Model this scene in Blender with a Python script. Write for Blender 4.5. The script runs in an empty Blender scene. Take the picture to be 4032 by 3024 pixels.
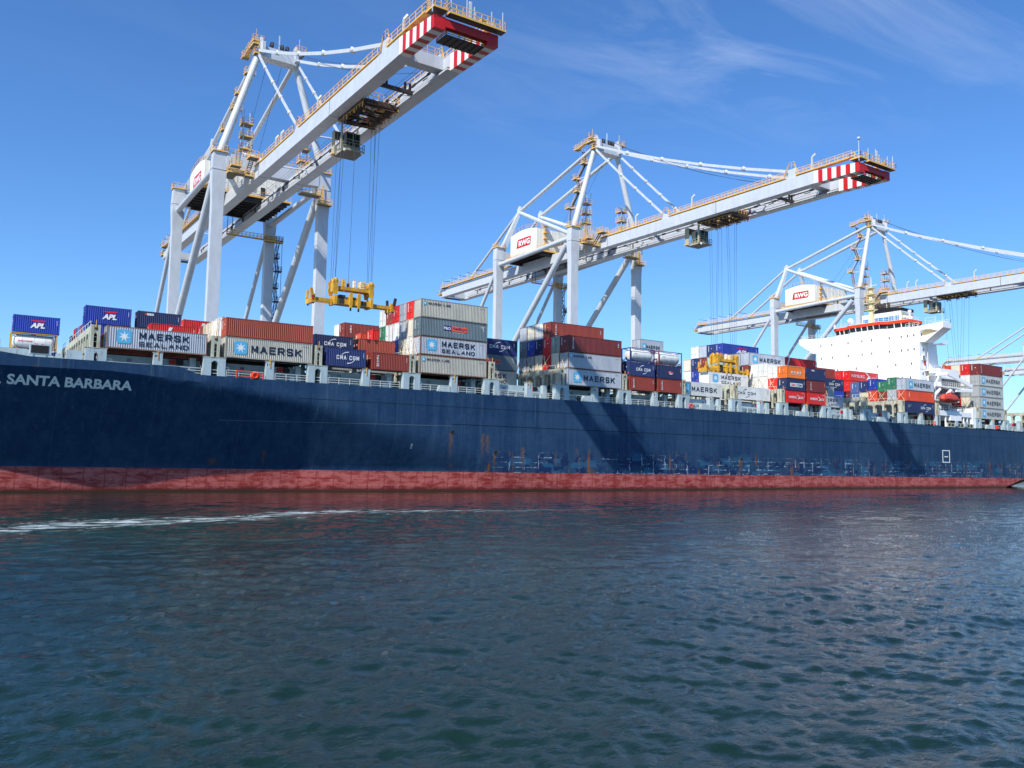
import bpy, math, random
from mathutils import Vector, Matrix
random.seed(7)
R = math.radians
scene = bpy.context.scene
col = scene.collection

# ------------------------------------------------------------------ camera
yaw, pit, rol = R(33.84), R(5.138), R(0.99)
fw = Vector((math.sin(yaw)*math.cos(pit), math.cos(yaw)*math.cos(pit), math.sin(pit)))
r0 = Vector((math.cos(yaw), -math.sin(yaw), 0)); u0 = r0.cross(fw)
rt = r0*math.cos(rol) + u0*math.sin(rol); up = -r0*math.sin(rol) + u0*math.cos(rol)
cam_d = bpy.data.cameras.new('camera'); cam = bpy.data.objects.new('camera', cam_d); col.objects.link(cam)
M = Matrix((rt, up, -fw)).transposed().to_4x4(); M.translation = Vector((0, 0, 5.1)); cam.matrix_world = M
cam_d.sensor_width = 36; cam_d.lens = 36*3328/4032; cam_d.clip_start = 0.5; cam_d.clip_end = 20000
scene.camera = cam

# ------------------------------------------------------------------ sun, sky
SUN = Vector((-1.0, -0.5, 1.05)).normalized()          # towards the sun
elev = math.asin(SUN.z); azim = math.atan2(SUN.x, SUN.y)  # azimuth from +Y clockwise
sd = bpy.data.lights.new('sun', 'SUN'); sd.energy = 5.0; sd.angle = R(0.53); sd.color = (1.0, 0.95, 0.87)
sun = bpy.data.objects.new('sun', sd); col.objects.link(sun)
sun.rotation_euler = SUN.to_track_quat('Z', 'Y').to_euler(); sun.location = (-200, -100, 250)
w = bpy.data.worlds.new('World'); scene.world = w; w.use_nodes = True
wn = w.node_tree; wn.nodes.clear()
def WN(t, **k):
    n = wn.nodes.new(t)
    for a, b in k.items(): setattr(n, a, b)
    return n
sky = WN('ShaderNodeTexSky', sky_type='NISHITA', sun_disc=False); sky.sun_elevation = elev; sky.sun_rotation = azim
sky.air_density = 1.0; sky.dust_density = 0.25; sky.ozone_density = 2.6; sky.altitude = 0
hs = WN('ShaderNodeHueSaturation'); hs.inputs['Saturation'].default_value = 1.12; hs.inputs['Value'].default_value = 1.0
wn.links.new(sky.outputs[0], hs.inputs['Color'])
# thin high cloud, laid on a plane above the scene
tc = WN('ShaderNodeTexCoord'); sx = WN('ShaderNodeSeparateXYZ'); wn.links.new(tc.outputs['Generated'], sx.inputs[0])
def wm(op, a, b=None, c=None, clamp=False):
    n = WN('ShaderNodeMath', operation=op); n.use_clamp = clamp
    for i, v in enumerate((a, b, c)):
        if v is None: continue
        if isinstance(v, (int, float)): n.inputs[i].default_value = v
        else: wn.links.new(v, n.inputs[i])
    return n.outputs[0]
zz = wm('MAXIMUM', sx.outputs[2], 0.06)
px = wm('DIVIDE', sx.outputs[0], zz); py = wm('DIVIDE', sx.outputs[1], zz)
cb = WN('ShaderNodeCombineXYZ'); wn.links.new(px, cb.inputs[0]); wn.links.new(py, cb.inputs[1])
mp = WN('ShaderNodeMapping'); mp.inputs['Rotation'].default_value = (0, 0, R(-25)); mp.inputs['Scale'].default_value = (0.9, 2.6, 1); wn.links.new(cb.outputs[0], mp.inputs[0])
n1 = WN('ShaderNodeTexNoise'); n1.inputs['Scale'].default_value = 1.3; n1.inputs['Detail'].default_value = 9; n1.inputs['Roughness'].default_value = 0.62; n1.inputs['Distortion'].default_value = 0.8
wn.links.new(mp.outputs[0], n1.inputs['Vector'])
n2 = WN('ShaderNodeTexNoise'); n2.inputs['Scale'].default_value = 0.55; n2.inputs['Detail'].default_value = 3; wn.links.new(cb.outputs[0], n2.inputs['Vector'])
def wr(v, a, b, c=0.0, d=1.0):
    n = WN('ShaderNodeMapRange'); n.inputs[1].default_value = a; n.inputs[2].default_value = b; n.inputs[3].default_value = c; n.inputs[4].default_value = d
    wn.links.new(v, n.inputs[0]); return n.outputs[0]
cl = wm('MULTIPLY', wr(n1.outputs[0], 0.44, 0.72), wr(n2.outputs[0], 0.38, 0.62))
cl = wm('MULTIPLY', cl, wr(sx.outputs[2], 0.33, 0.50))       # only the higher part of the sky
cl = wm('MULTIPLY', cl, wr(sx.outputs[0], 0.40, 0.66, 0.10, 1.0))
mx = WN('ShaderNodeMixRGB'); mx.inputs[2].default_value = (6.6, 7.6, 9.4, 1)
wn.links.new(wm('MULTIPLY', cl, 0.62), mx.inputs[0]); tn = WN('ShaderNodeMixRGB', blend_type='MULTIPLY'); tn.inputs[0].default_value = 1; tn.inputs[2].default_value = (0.84, 1.16, 1.52, 1); wn.links.new(hs.outputs[0], tn.inputs[1]); wn.links.new(tn.outputs[0], mx.inputs[1])
bg = WN('ShaderNodeBackground'); bg.inputs[1].default_value = 0.105
wn.links.new(mx.outputs[0], bg.inputs[0]); wo = WN('ShaderNodeOutputWorld'); wn.links.new(bg.outputs[0], wo.inputs[0])
scene.view_settings.view_transform = 'Standard'; scene.view_settings.look = 'None'
scene.view_settings.exposure = 0.19; scene.view_settings.gamma = 1
scene.render.engine = 'CYCLES'

# ------------------------------------------------------------------ materials
def s2l(c):
    return tuple((x/12.92 if x <= 0.04045 else ((x+0.055)/1.055)**2.4) for x in c)
class NT:
    def __init__(s, name):
        s.m = bpy.data.materials.new(name); s.m.use_nodes = True; s.t = s.m.node_tree; s.t.nodes.clear()
        s.out = s.t.nodes.new('ShaderNodeOutputMaterial'); s.b = s.t.nodes.new('ShaderNodeBsdfPrincipled')
        s.t.links.new(s.b.outputs[0], s.out.inputs[0])
    def N(s, t, **k):
        n = s.t.nodes.new(t)
        for a, b in k.items(): setattr(n, a, b)
        return n
    def L(s, a, b): s.t.links.new(a, b)
    def m_(s, op, a, b=None, c=None, clamp=False):
        n = s.N('ShaderNodeMath', operation=op); n.use_clamp = clamp
        for i, v in enumerate((a, b, c)):
            if v is None: continue
            if isinstance(v, (int, float)): n.inputs[i].default_value = v
            else: s.L(v, n.inputs[i])
        return n.outputs[0]
    def rng(s, v, a, b, c=0.0, d=1.0):
        n = s.N('ShaderNodeMapRange'); n.inputs[1].default_value = a; n.inputs[2].default_value = b; n.inputs[3].default_value = c; n.inputs[4].default_value = d
        s.L(v, n.inputs[0]); return n.outputs[0]
    def noise(s, vec, scale=(1, 1, 1), sc=1.0, det=4, rough=0.55, dist=0.0, loc=None):
        mp = s.N('ShaderNodeMapping'); mp.inputs['Scale'].default_value = scale; s.L(vec, mp.inputs[0])
        if loc is not None:
            if isinstance(loc, tuple): mp.inputs['Location'].default_value = loc
            else: s.L(loc, mp.inputs['Location'])
        n = s.N('ShaderNodeTexNoise'); n.inputs['Scale'].default_value = sc; n.inputs['Detail'].default_value = det
        n.inputs['Roughness'].default_value = rough; n.inputs['Distortion'].default_value = dist
        s.L(mp.outputs[0], n.inputs['Vector']); return n.outputs[0]
    def mix(s, f, a, b):
        n = s.N('ShaderNodeMixRGB')
        for i, v in enumerate((f, a, b)):
            if isinstance(v, (int, float)): n.inputs[i].default_value = v
            elif isinstance(v, tuple): n.inputs[i].default_value = (*v[:3], 1)
            else: s.L(v, n.inputs[i])
        return n.outputs[0]
    def geo(s): return s.N('ShaderNodeNewGeometry').outputs['Position']
    def obj(s): return s.N('ShaderNodeTexCoord').outputs['Object']

def paint(name, rgb, rough=0.5, dirt=0.25, rust=0.0, metal=0.0, lin=False):
    t = NT(name); c = rgb if lin else s2l(rgb); p = t.geo()
    n = t.noise(p, (1, 1, 0.35), 0.9, 6, 0.65); g = t.rng(n, 0.3, 0.75, 1-dirt, 1.06)
    n2 = t.noise(p, (1, 1, 1), 7, 3); g = t.m_('MULTIPLY', g, t.rng(n2, 0.2, 0.8, 0.93, 1.05))
    v = t.N('ShaderNodeMixRGB', blend_type='MULTIPLY'); v.inputs[0].default_value = 1; v.inputs[1].default_value = (*c, 1)
    cc = t.N('ShaderNodeCombineXYZ'); [t.L(g, cc.inputs[i]) for i in range(3)]; t.L(cc.outputs[0], v.inputs[2]); o = v.outputs[0]
    if rust > 0:
        r1 = t.noise(p, (1.6, 1.6, 0.28), 2.2, 6, 0.7); f = t.rng(r1, 0.66-0.16*rust, 0.74-0.1*rust)
        o = t.mix(t.m_('MULTIPLY', f, 0.85), o, (0.23, 0.085, 0.03))
    t.L(o, t.b.inputs['Base Color']); t.b.inputs['Roughness'].default_value = rough; t.b.inputs['Metallic'].default_value = metal
    return t.m

def container_mat(name, rustk):
    t = NT(name); oi = t.N('ShaderNodeObjectInfo'); p = t.obj(); rnd = oi.outputs['Random']
    off = t.N('ShaderNodeCombineXYZ'); [t.L(t.m_('MULTIPLY', rnd, 91.0+i*37), off.inputs[i]) for i in range(3)]
    base = oi.outputs['Color']
    n = t.noise(p, (1, 1, 0.5), 0.55, 6, 0.65, loc=off.outputs[0]); g = t.rng(n, 0.28, 0.72, 0.8, 1.08)
    st = t.noise(p, (7, 7, 0.25), 1.0, 4, 0.6, loc=off.outputs[0]); g = t.m_('MULTIPLY', g, t.rng(st, 0.3, 0.75, 0.84, 1.06))
    v = t.N('ShaderNodeMixRGB', blend_type='MULTIPLY'); v.inputs[0].default_value = 1; t.L(base, v.inputs[1])
    cc = t.N('ShaderNodeCombineXYZ'); [t.L(g, cc.inputs[i]) for i in range(3)]; t.L(cc.outputs[0], v.inputs[2]); o = v.outputs[0]
    r1 = t.noise(p, (2.5, 2.5, 0.5), 1.1, 7, 0.72, loc=off.outputs[0])
    # amount of wear rides in the alpha of the object's colour
    th = t.m_('SUBTRACT', 0.80, t.m_('MULTIPLY', oi.outputs['Alpha'], 0.2*rustk))
    f = t.m_('MULTIPLY', t.m_('SUBTRACT', r1, th), 14.0, clamp=True)
    o = t.mix(t.m_('MULTIPLY', f, 0.8), o, (0.20, 0.075, 0.03))
    t.L(o, t.b.inputs['Base Color']); t.b.inputs['Roughness'].default_value = 0.48
    return t.m
M_body = container_mat('container_paint', 1.0); M_frame = container_mat('container_frame_paint', 1.9)
M_white = paint('white_paint', (0.93, 0.93, 0.92), 0.45, 0.1)
M_superw = paint('superstructure_white', (0.95, 0.95, 0.95), 0.4, 0.05)
M_grey = paint('crane_grey_paint', (0.775, 0.80, 0.825), 0.42, 0.14, 0.05)
M_house = paint('machine_house_cream', (0.93, 0.92, 0.87), 0.5, 0.08)
M_yel = paint('yellow_paint', (0.94, 0.73, 0.36), 0.5, 0.2)
M_yr = paint('yellow_rail_paint', (0.96, 0.78, 0.48), 0.5, 0.15)
M_grate = paint('grating', (0.46, 0.46, 0.44), 0.7, 0.3)
M_spr = paint('spreader_yellow', (0.90, 0.68, 0.16), 0.5, 0.5, 0.55)
M_trol = paint('trolley_steel', (0.30, 0.25, 0.20), 0.6, 0.4, 0.9)
M_cab = paint('cab_cream', (0.72, 0.69, 0.58), 0.5, 0.2)
M_red = paint('red_paint', (0.80, 0.10, 0.10), 0.45, 0.15)
M_redv = paint('vent_red', (0.80, 0.07, 0.08), 0.5, 0.1)
M_orange = paint('signal_orange', (0.95, 0.27, 0.08), 0.45, 0.08)
M_deck = paint('deck_pale_grey', (0.69, 0.76, 0.78), 0.5, 0.22, 0.38)
M_bridge = paint('lashing_bridge_paint', (0.76, 0.77, 0.69), 0.55, 0.3, 0.95)
M_rail = paint('rail_white', (0.88, 0.88, 0.84), 0.5, 0.15, 0.15)
M_black = paint('black_paint', (0.07, 0.07, 0.08), 0.6, 0.3)
M_dark = paint('dark_steel', (0.22, 0.21, 0.20), 0.6, 0.4, 0.4)
M_rope = paint('steel_rope', (0.22, 0.25, 0.32), 0.6, 0.1)
M_navy = paint('navy_lettering', (0.10, 0.13, 0.24), 0.5, 0.1)
M_ltw = paint('white_lettering', (0.92, 0.92, 0.91), 0.5, 0.1)
M_ltr = paint('red_lettering', (0.85, 0.12, 0.18), 0.5, 0.1)
M_lto = paint('orange_panel', (0.95, 0.40, 0.20), 0.5, 0.1)
M_ltb = paint('blue_panel', (0.10, 0.13, 0.42), 0.5, 0.1)
M_star = paint('pale_blue_panel', (0.35, 0.70, 0.86), 0.5, 0.1)
M_cream = paint('mast_cream', (0.92, 0.85, 0.66), 0.5, 0.12)
M_blue = paint('funnel_blue', (0.30, 0.55, 0.74), 0.45, 0.15)
M_boat = paint('lifeboat_orange', (0.80, 0.27, 0.20), 0.5, 0.35)
M_gshade = paint('gallery_shade_grey', (0.36, 0.38, 0.40), 0.6, 0.3)  # dark grey standing in for shade under the side galleries
M_tank = paint('tank_steel', (0.87, 0.87, 0.85), 0.35, 0.12)
M_concrete = paint('quay_concrete', (0.56, 0.54, 0.50), 0.9, 0.3)
M_name = paint('name_lettering', (0.93, 0.95, 0.93), 0.6, 0.12)
tg = NT('window_glass'); tg.b.inputs['Base Color'].default_value = (0.02, 0.03, 0.035, 1); tg.b.inputs['Roughness'].default_value = 0.08; M_glass = tg.m
M_wfill = paint('porthole_dark', (0.16, 0.14, 0.16), 0.3, 0.1)

def hull_mat():
    t = NT('hull_paint'); p = t.geo(); s = t.N('ShaderNodeSeparateXYZ'); t.L(p, s.inputs[0]); X, Y, Z = s.outputs
    # blue topsides with faded sheets, streaks, plate seams
    n1 = t.noise(p, (0.10, 0.1, 0.14), 1.0, 5, 0.6); n2 = t.noise(p, (0.9, 0.9, 0.09), 1.0, 5, 0.6); n3 = t.noise(p, (1, 1, 1), 2.2, 6, 0.7)
    a = t.m_('ADD', t.m_('MULTIPLY', t.rng(n1, 0.3, 0.7), 0.5), t.m_('MULTIPLY', t.rng(n2, 0.35, 0.7), 0.5))
    blue = t.mix(a, (0.006, 0.031, 0.085), (0.033, 0.076, 0.142))
    blue = t.mix(t.m_('MULTIPLY', t.rng(n3, 0.55, 0.75), 0.22), blue, (0.13, 0.18, 0.24))
    # paint patches (blocky touch-ups) low on the side
    def blocks(sc, rx, rz, off):
        mp = t.N('ShaderNodeMapping'); mp.inputs['Scale'].default_value = (rx, 0.001, rz); mp.inputs['Location'].default_value = off; t.L(p, mp.inputs[0])
        v = t.N('ShaderNodeTexVoronoi', distance='CHEBYCHEV'); v.inputs['Scale'].default_value = sc; t.L(mp.outputs[0], v.inputs[0]); 
        q = t.N('ShaderNodeSeparateXYZ'); t.L(v.outputs['Color'], q.inputs[0]); return q.outputs[0]
    b1 = blocks(1, 0.9, 1.1, (3, 0, 1)); b2 = blocks(1, 0.35, 0.8, (0, 0, 5))
    low = t.m_('MULTIPLY', t.rng(Z, 7.3, 5.6), t.rng(X, 66, 82))
    blue = t.mix(t.m_('MULTIPLY', t.m_('MULTIPLY', low, t.m_('GREATER_THAN', b1, 0.66)), 0.85), blue, (0.010, 0.025, 0.085))
    blue = t.mix(t.m_('MULTIPLY', t.m_('MULTIPLY', low, t.m_('GREATER_THAN', b2, 0.8)), 0.6), blue, (0.03, 0.12, 0.22))
    # frame lines where fenders rubbed: pale scuffs along stringers and frames, broken and wandering
    def stripe(v, per, wid, ph=0.0):
        f = t.m_('FRACT', t.m_('ADD', t.m_('DIVIDE', v, per), ph)); return t.m_('LESS_THAN', f, wid)
    wv = t.noise(p, (0.7, 0.5, 1.4), 1.0, 4, 0.7, loc=(7, 1, 2)); Zw = t.m_('ADD', Z, t.m_('MULTIPLY', wv, 0.6)); wv2 = t.noise(p, (0.4, 1, 2.0), 1.0, 4, 0.7, loc=(1, 8, 2)); Xw = t.m_('ADD', X, t.m_('MULTIPLY', wv2, 1.0))
    wid = t.rng(n3, 0.35, 0.7, 0.03, 0.24)
    hs_ = stripe(Zw, 0.83, wid); vs_ = stripe(Xw, 2.9, t.m_('MULTIPLY', wid, 0.42), 0.3); gate = t.noise(p, (0.75, 0.5, 1.6), 1.0, 5, 0.75); gate2 = t.noise(p, (1.7, 1, 0.6), 1.0, 5, 0.75, loc=(9, 0, 0))
    patch = t.noise(p, (0.10, 0.1, 0.2), 1.0, 4, 0.6, loc=(4, 0, 0))
    band = t.m_('MULTIPLY', t.m_('MULTIPLY', t.rng(Z, 6.7, 5.6), t.rng(X, 70, 80)), t.rng(patch, 0.42, 0.50))
    sc1 = t.m_('MULTIPLY', t.m_('MULTIPLY', hs_, t.rng(gate, 0.52, 0.56)), band)
    sc2 = t.m_('MULTIPLY', t.m_('MULTIPLY', vs_, t.rng(gate2, 0.50, 0.54)), band)
    blot = t.noise(p, (1.1, 1, 0.8), 1.6, 6, 0.75, loc=(3, 3, 9)); sc3 = t.m_('MULTIPLY', t.m_('MULTIPLY', t.rng(blot, 0.66, 0.69), band), 0.9)
    sc = t.m_('MAXIMUM', t.m_('MAXIMUM', sc1, sc2), sc3); blue = t.mix(t.m_('MULTIPLY', sc, 0.9), blue, (0.48, 0.56, 0.60))
    rs = t.noise(p, (0.85, 1, 0.12), 1.0, 5, 0.7, loc=(2, 3, 7)); rsf = t.m_('MULTIPLY', t.rng(rs, 0.585, 0.66), t.m_('MULTIPLY', t.rng(Z, 7.6, 5.6), t.rng(X, 58, 78)))
    blue = t.mix(t.m_('MULTIPLY', rsf, 0.9), blue, (0.20, 0.085, 0.028))
    # rust runs under the openings
    for (xo, zo, ln_, wd_) in ((66.2, 9.1, 4.2, 0.42), (72.0, 9.2, 4.6, 0.35), (72.9, 9.0, 3.4, 0.5), (74.3, 6.1, 2.6, 0.4), (79.8, 7.2, 4.0, 0.5), (132.8, 6.0, 3.2, 0.7), (191.2, 6.0, 2.6, 0.5), (240.0, 5.6, 2.2, 0.5), (38.2, 5.9, 2.6, 0.3), (31.5, 4.6, 1.0, 0.8)):
        g1 = t.m_('SUBTRACT', 1.0, t.m_('DIVIDE', t.m_('ABSOLUTE', t.m_('SUBTRACT', Xw, xo+0.25)), wd_), clamp=True)
        g2 = t.m_('MULTIPLY', t.m_('LESS_THAN', Z, zo), t.rng(Z, zo-ln_, zo-0.3*ln_))
        blue = t.mix(t.m_('MULTIPLY', t.m_('MULTIPLY', g1, g2), t.rng(k4 if False else n3, 0.3, 0.7, 0.5, 1.0)), blue, (0.17, 0.085, 0.035))
    # pale vertical washes from the deck edge
    ws = t.noise(p, (1.6, 1, 0.07), 1.0, 4, 0.6, loc=(6, 6, 1)); blue = t.mix(t.m_('MULTIPLY', t.m_('MULTIPLY', t.rng(ws, 0.60, 0.70), t.rng(Z, 4, 14)), 0.22), blue, (0.20, 0.26, 0.32))
    rt_ = t.noise(p, (0.8, 1, 0.5), 1.0, 5, 0.7, loc=(5, 3, 7)); rtf = t.m_('MULTIPLY', t.rng(rt_, 0.6, 0.72), t.rng(Z, 14.2, 15.4))
    blue = t.mix(t.m_('MULTIPLY', rtf, 0.6), blue, (0.10, 0.055, 0.04))
    # weld seams
    def line(z0, slope, wd, x0, x1, k):
        d = t.m_('ABSOLUTE', t.m_('SUBTRACT', Z, t.m_('ADD', z0, t.m_('MULTIPLY', X, slope))))
        return t.m_('MULTIPLY', t.m_('MULTIPLY', t.m_('LESS_THAN', d, wd), k), t.m_('MULTIPLY', t.m_('GREATER_THAN', X, x0), t.m_('LESS_THAN', X, x1)))
    ln = t.m_('MAXIMUM', line(13.25, 0, 0.05, 41, 300, 0.75), line(10.6, -0.0012, 0.06, 66, 203, 0.85))
    blue = t.mix(ln, blue, (0.003, 0.008, 0.02))
    blue = t.mix(line(9.45, 0.012, 0.035, 31, 66, 0.5), blue, (0.20, 0.24, 0.26))
    vx = t.m_('MULTIPLY', stripe(X, 11.3, 0.006), 0.18); blue = t.mix(vx, blue, (0.15, 0.2, 0.27))
    # boot-topping
    k1 = t.noise(p, (0.5, 0.5, 1.3), 1.0, 7, 0.72, 0.4); k2 = t.noise(p, (0.16, 0.1, 3.2), 1.0, 5, 0.7); k3 = t.noise(p, (1.8, 1, 0.35), 1.0, 4, 0.6)
    pk = t.m_('ADD', t.m_('MULTIPLY', t.rng(k1, 0.44, 0.54), 0.6), t.m_('MULTIPLY', t.rng(k2, 0.4, 0.62), 0.4))
    redc = t.mix(pk, (0.25, 0.026, 0.022), (0.50, 0.145, 0.13))
    redc = t.mix(t.m_('MULTIPLY', t.rng(k3, 0.58, 0.66), 0.55), redc, (0.24, 0.03, 0.028))
    redc = t.mix(t.m_('MULTIPLY', t.m_('MULTIPLY', stripe(X, 2.55, 0.07), t.m_('GREATER_THAN', k1, 0.44)), 0.6), redc, (0.22, 0.03, 0.028))
    redc = t.mix(t.rng(t.m_('ADD', Z, t.m_('MULTIPLY', k2, 0.5)), 0.95, 0.5, 0, 0.8), redc, (0.035, 0.045, 0.022)) if False else t.mix(t.rng(t.m_('ADD', Z, t.m_('MULTIPLY', k1, 0.9)), 1.35, 0.75, 0, 0.9), redc, (0.10, 0.018, 0.018)); redc = t.mix(t.rng(t.m_('ADD', Z, t.m_('MULTIPLY', k2, 0.7)), 0.72, 0.42, 0, 0.8), redc, (0.030, 0.036, 0.018))
    ry = t.m_('MULTIPLY', t.rng(rs, 0.63, 0.7), t.rng(X, 70, 95)); redc = t.mix(t.m_('MULTIPLY', ry, 0.55), redc, (0.30, 0.14, 0.04))
    bt = t.m_('ADD', 3.28, t.m_('ADD', t.m_('MULTIPLY', X, -0.0031), t.m_('MULTIPLY', t.m_('SUBTRACT', n3, 0.5), t.rng(X, 40, 110, 0.0, 0.55))))
    isb = t.m_('GREATER_THAN', Z, bt)
    o = t.mix(isb, redc, blue)
    t.L(o, t.b.inputs['Base Color']); t.b.inputs['Roughness'].default_value = 0.5; t.b.inputs['Specular IOR Level'].default_value = 0.15
    bn = t.noise(p, (0.28, 0.3, 0.28), 1.0, 3, 0.5); bp = t.N('ShaderNodeBump'); bp.inputs['Strength'].default_value = 0.25; bp.inputs['Distance'].default_value = 0.25
    dents = t.m_('MULTIPLY', t.m_('ABSOLUTE', t.m_('SINE', t.m_('MULTIPLY', X, 1.013))), t.m_('ABSOLUTE', t.m_('SINE', t.m_('MULTIPLY', Z, 1.31))))
    bn = t.m_('ADD', bn, t.m_('MULTIPLY', dents, 0.16)); t.L(bn, bp.inputs['Height']); t.L(bp.outputs[0], t.b.inputs['Normal'])
    return t.m
M_hull = hull_mat()

def water_mat():
    t = NT('sea_water'); p = t.geo(); s = t.N('ShaderNodeSeparateXYZ'); t.L(p, s.inputs[0]); X, Y, Z = s.outputs
    a = t.noise(p, (0.55, 1.25, 1), 0.55, 3, 0.5, 0.3)          # metre-long waves
    b = t.noise(p, (1.0, 1.5, 1), 1.9, 4, 0.6, 0.5)
    c = t.noise(p, (1.2, 1.6, 1), 6.5, 4, 0.62, 0.4)
    gu = t.noise(p, (0.03, 0.05, 1), 1.0, 3, 0.6)                # gusts
    amp = t.m_('MULTIPLY', t.rng(gu, 0.35, 0.65, 0.6, 1.3), t.rng(Y, 32, 62, 1.0, 0.7))
    h = t.m_('ADD', t.m_('MULTIPLY', a, 0.62), t.m_('ADD', t.m_('MULTIPLY', b, 0.26), t.m_('MULTIPLY', c, 0.12)))
    h = t.m_('MULTIPLY', h, amp)
    bp = t.N('ShaderNodeBump'); bp.inputs['Strength'].default_value = 1.0; bp.inputs['Distance'].default_value = 0.14
    t.L(h, bp.inputs['Height']); t.L(bp.outputs[0], t.b.inputs['Normal'])
    t.b.inputs['Roughness'].default_value = 0.02; t.b.inputs['IOR'].default_value = 1.333
    # foam trail along the ship
    fc = t.N('ShaderNodeFloatCurve'); t.L(t.rng(X, -20, 180), fc.inputs[1]); cm = fc.mapping; cv = cm.curves[0]
    pts = [(-20, 55), (0, 61.5), (7, 67), (12, 69.2), (17, 69.3), (24, 72.5), (32, 75.2), (40, 74.2), (50, 71.5), (63, 71), (74, 74.5), (99, 77.7), (131, 81.6), (180, 86)]
    cv.points[0].location = (0, (55-50)/50); cv.points[1].location = (1, (86-50)/50)
    for (x, y) in pts[1:-1]: cv.points.new((x+20)/200, (y-50)/50)
    cm.update()
    yc = t.m_('ADD', 50.0, t.m_('MULTIPLY', fc.outputs[0], 50.0))
    wob = t.noise(p, (0.12, 0.12, 1), 1.0, 3, 0.6); d = t.m_('SUBTRACT', Y, t.m_('ADD', yc, t.m_('MULTIPLY', t.m_('SUBTRACT', wob, 0.5), 4.0)))
    wd = t.rng(X, 10, 70, 7.5, 2.2)
    core = t.m_('SUBTRACT', 1.0, t.m_('DIVIDE', t.m_('ABSOLUTE', d), wd), clamp=True)
    wide = t.m_('SUBTRACT', 1.0, t.m_('DIVIDE', t.m_('ABSOLUTE', t.m_('ADD', d, 2.0)), t.m_('MULTIPLY', wd, 3.2)), clamp=True)
    fn = t.noise(p, (0.30, 1.0, 1), 1.2, 8, 0.78, 0.8)
    f1 = t.m_('MULTIPLY', t.m_('SUBTRACT', t.m_('ADD', fn, t.m_('MULTIPLY', core, 0.19)), 0.625), 7.0, clamp=True)
    f2 = t.m_('MULTIPLY', t.m_('SUBTRACT', t.m_('ADD', fn, t.m_('MULTIPLY', wide, 0.10)), 0.665), 7.0, clamp=True)
    fade = t.rng(X, 22, 62, 0.9, 0.1)
    foam = t.m_('MULTIPLY', t.m_('MULTIPLY', t.m_('MAXIMUM', f1, t.m_('MULTIPLY', f2, 0.6)), fade), t.m_('MULTIPLY', t.m_('GREATER_THAN', Y, 50), t.m_('LESS_THAN', Y, 100)))
    dirt = t.noise(p, (0.05, 0.08, 1), 1.0, 3, 0.6)
    wc = t.mix(t.rng(dirt, 0.35, 0.65), (0.0055, 0.019, 0.0145), (0.008, 0.025, 0.019))
    wc = t.mix(t.m_('MULTIPLY', t.m_('MULTIPLY', wide, t.rng(fn, 0.4, 0.6)), t.m_('MULTIPLY', fade, 0.7)), wc, (0.05, 0.13, 0.10))
    o = t.mix(foam, wc, (0.62, 0.70, 0.70)); t.L(o, t.b.inputs['Base Color'])
    t.L(t.m_('ADD', 0.02, t.m_('MULTIPLY', foam, 0.7)), t.b.inputs['Roughness'])
    return t.m
M_water = water_mat()

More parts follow.
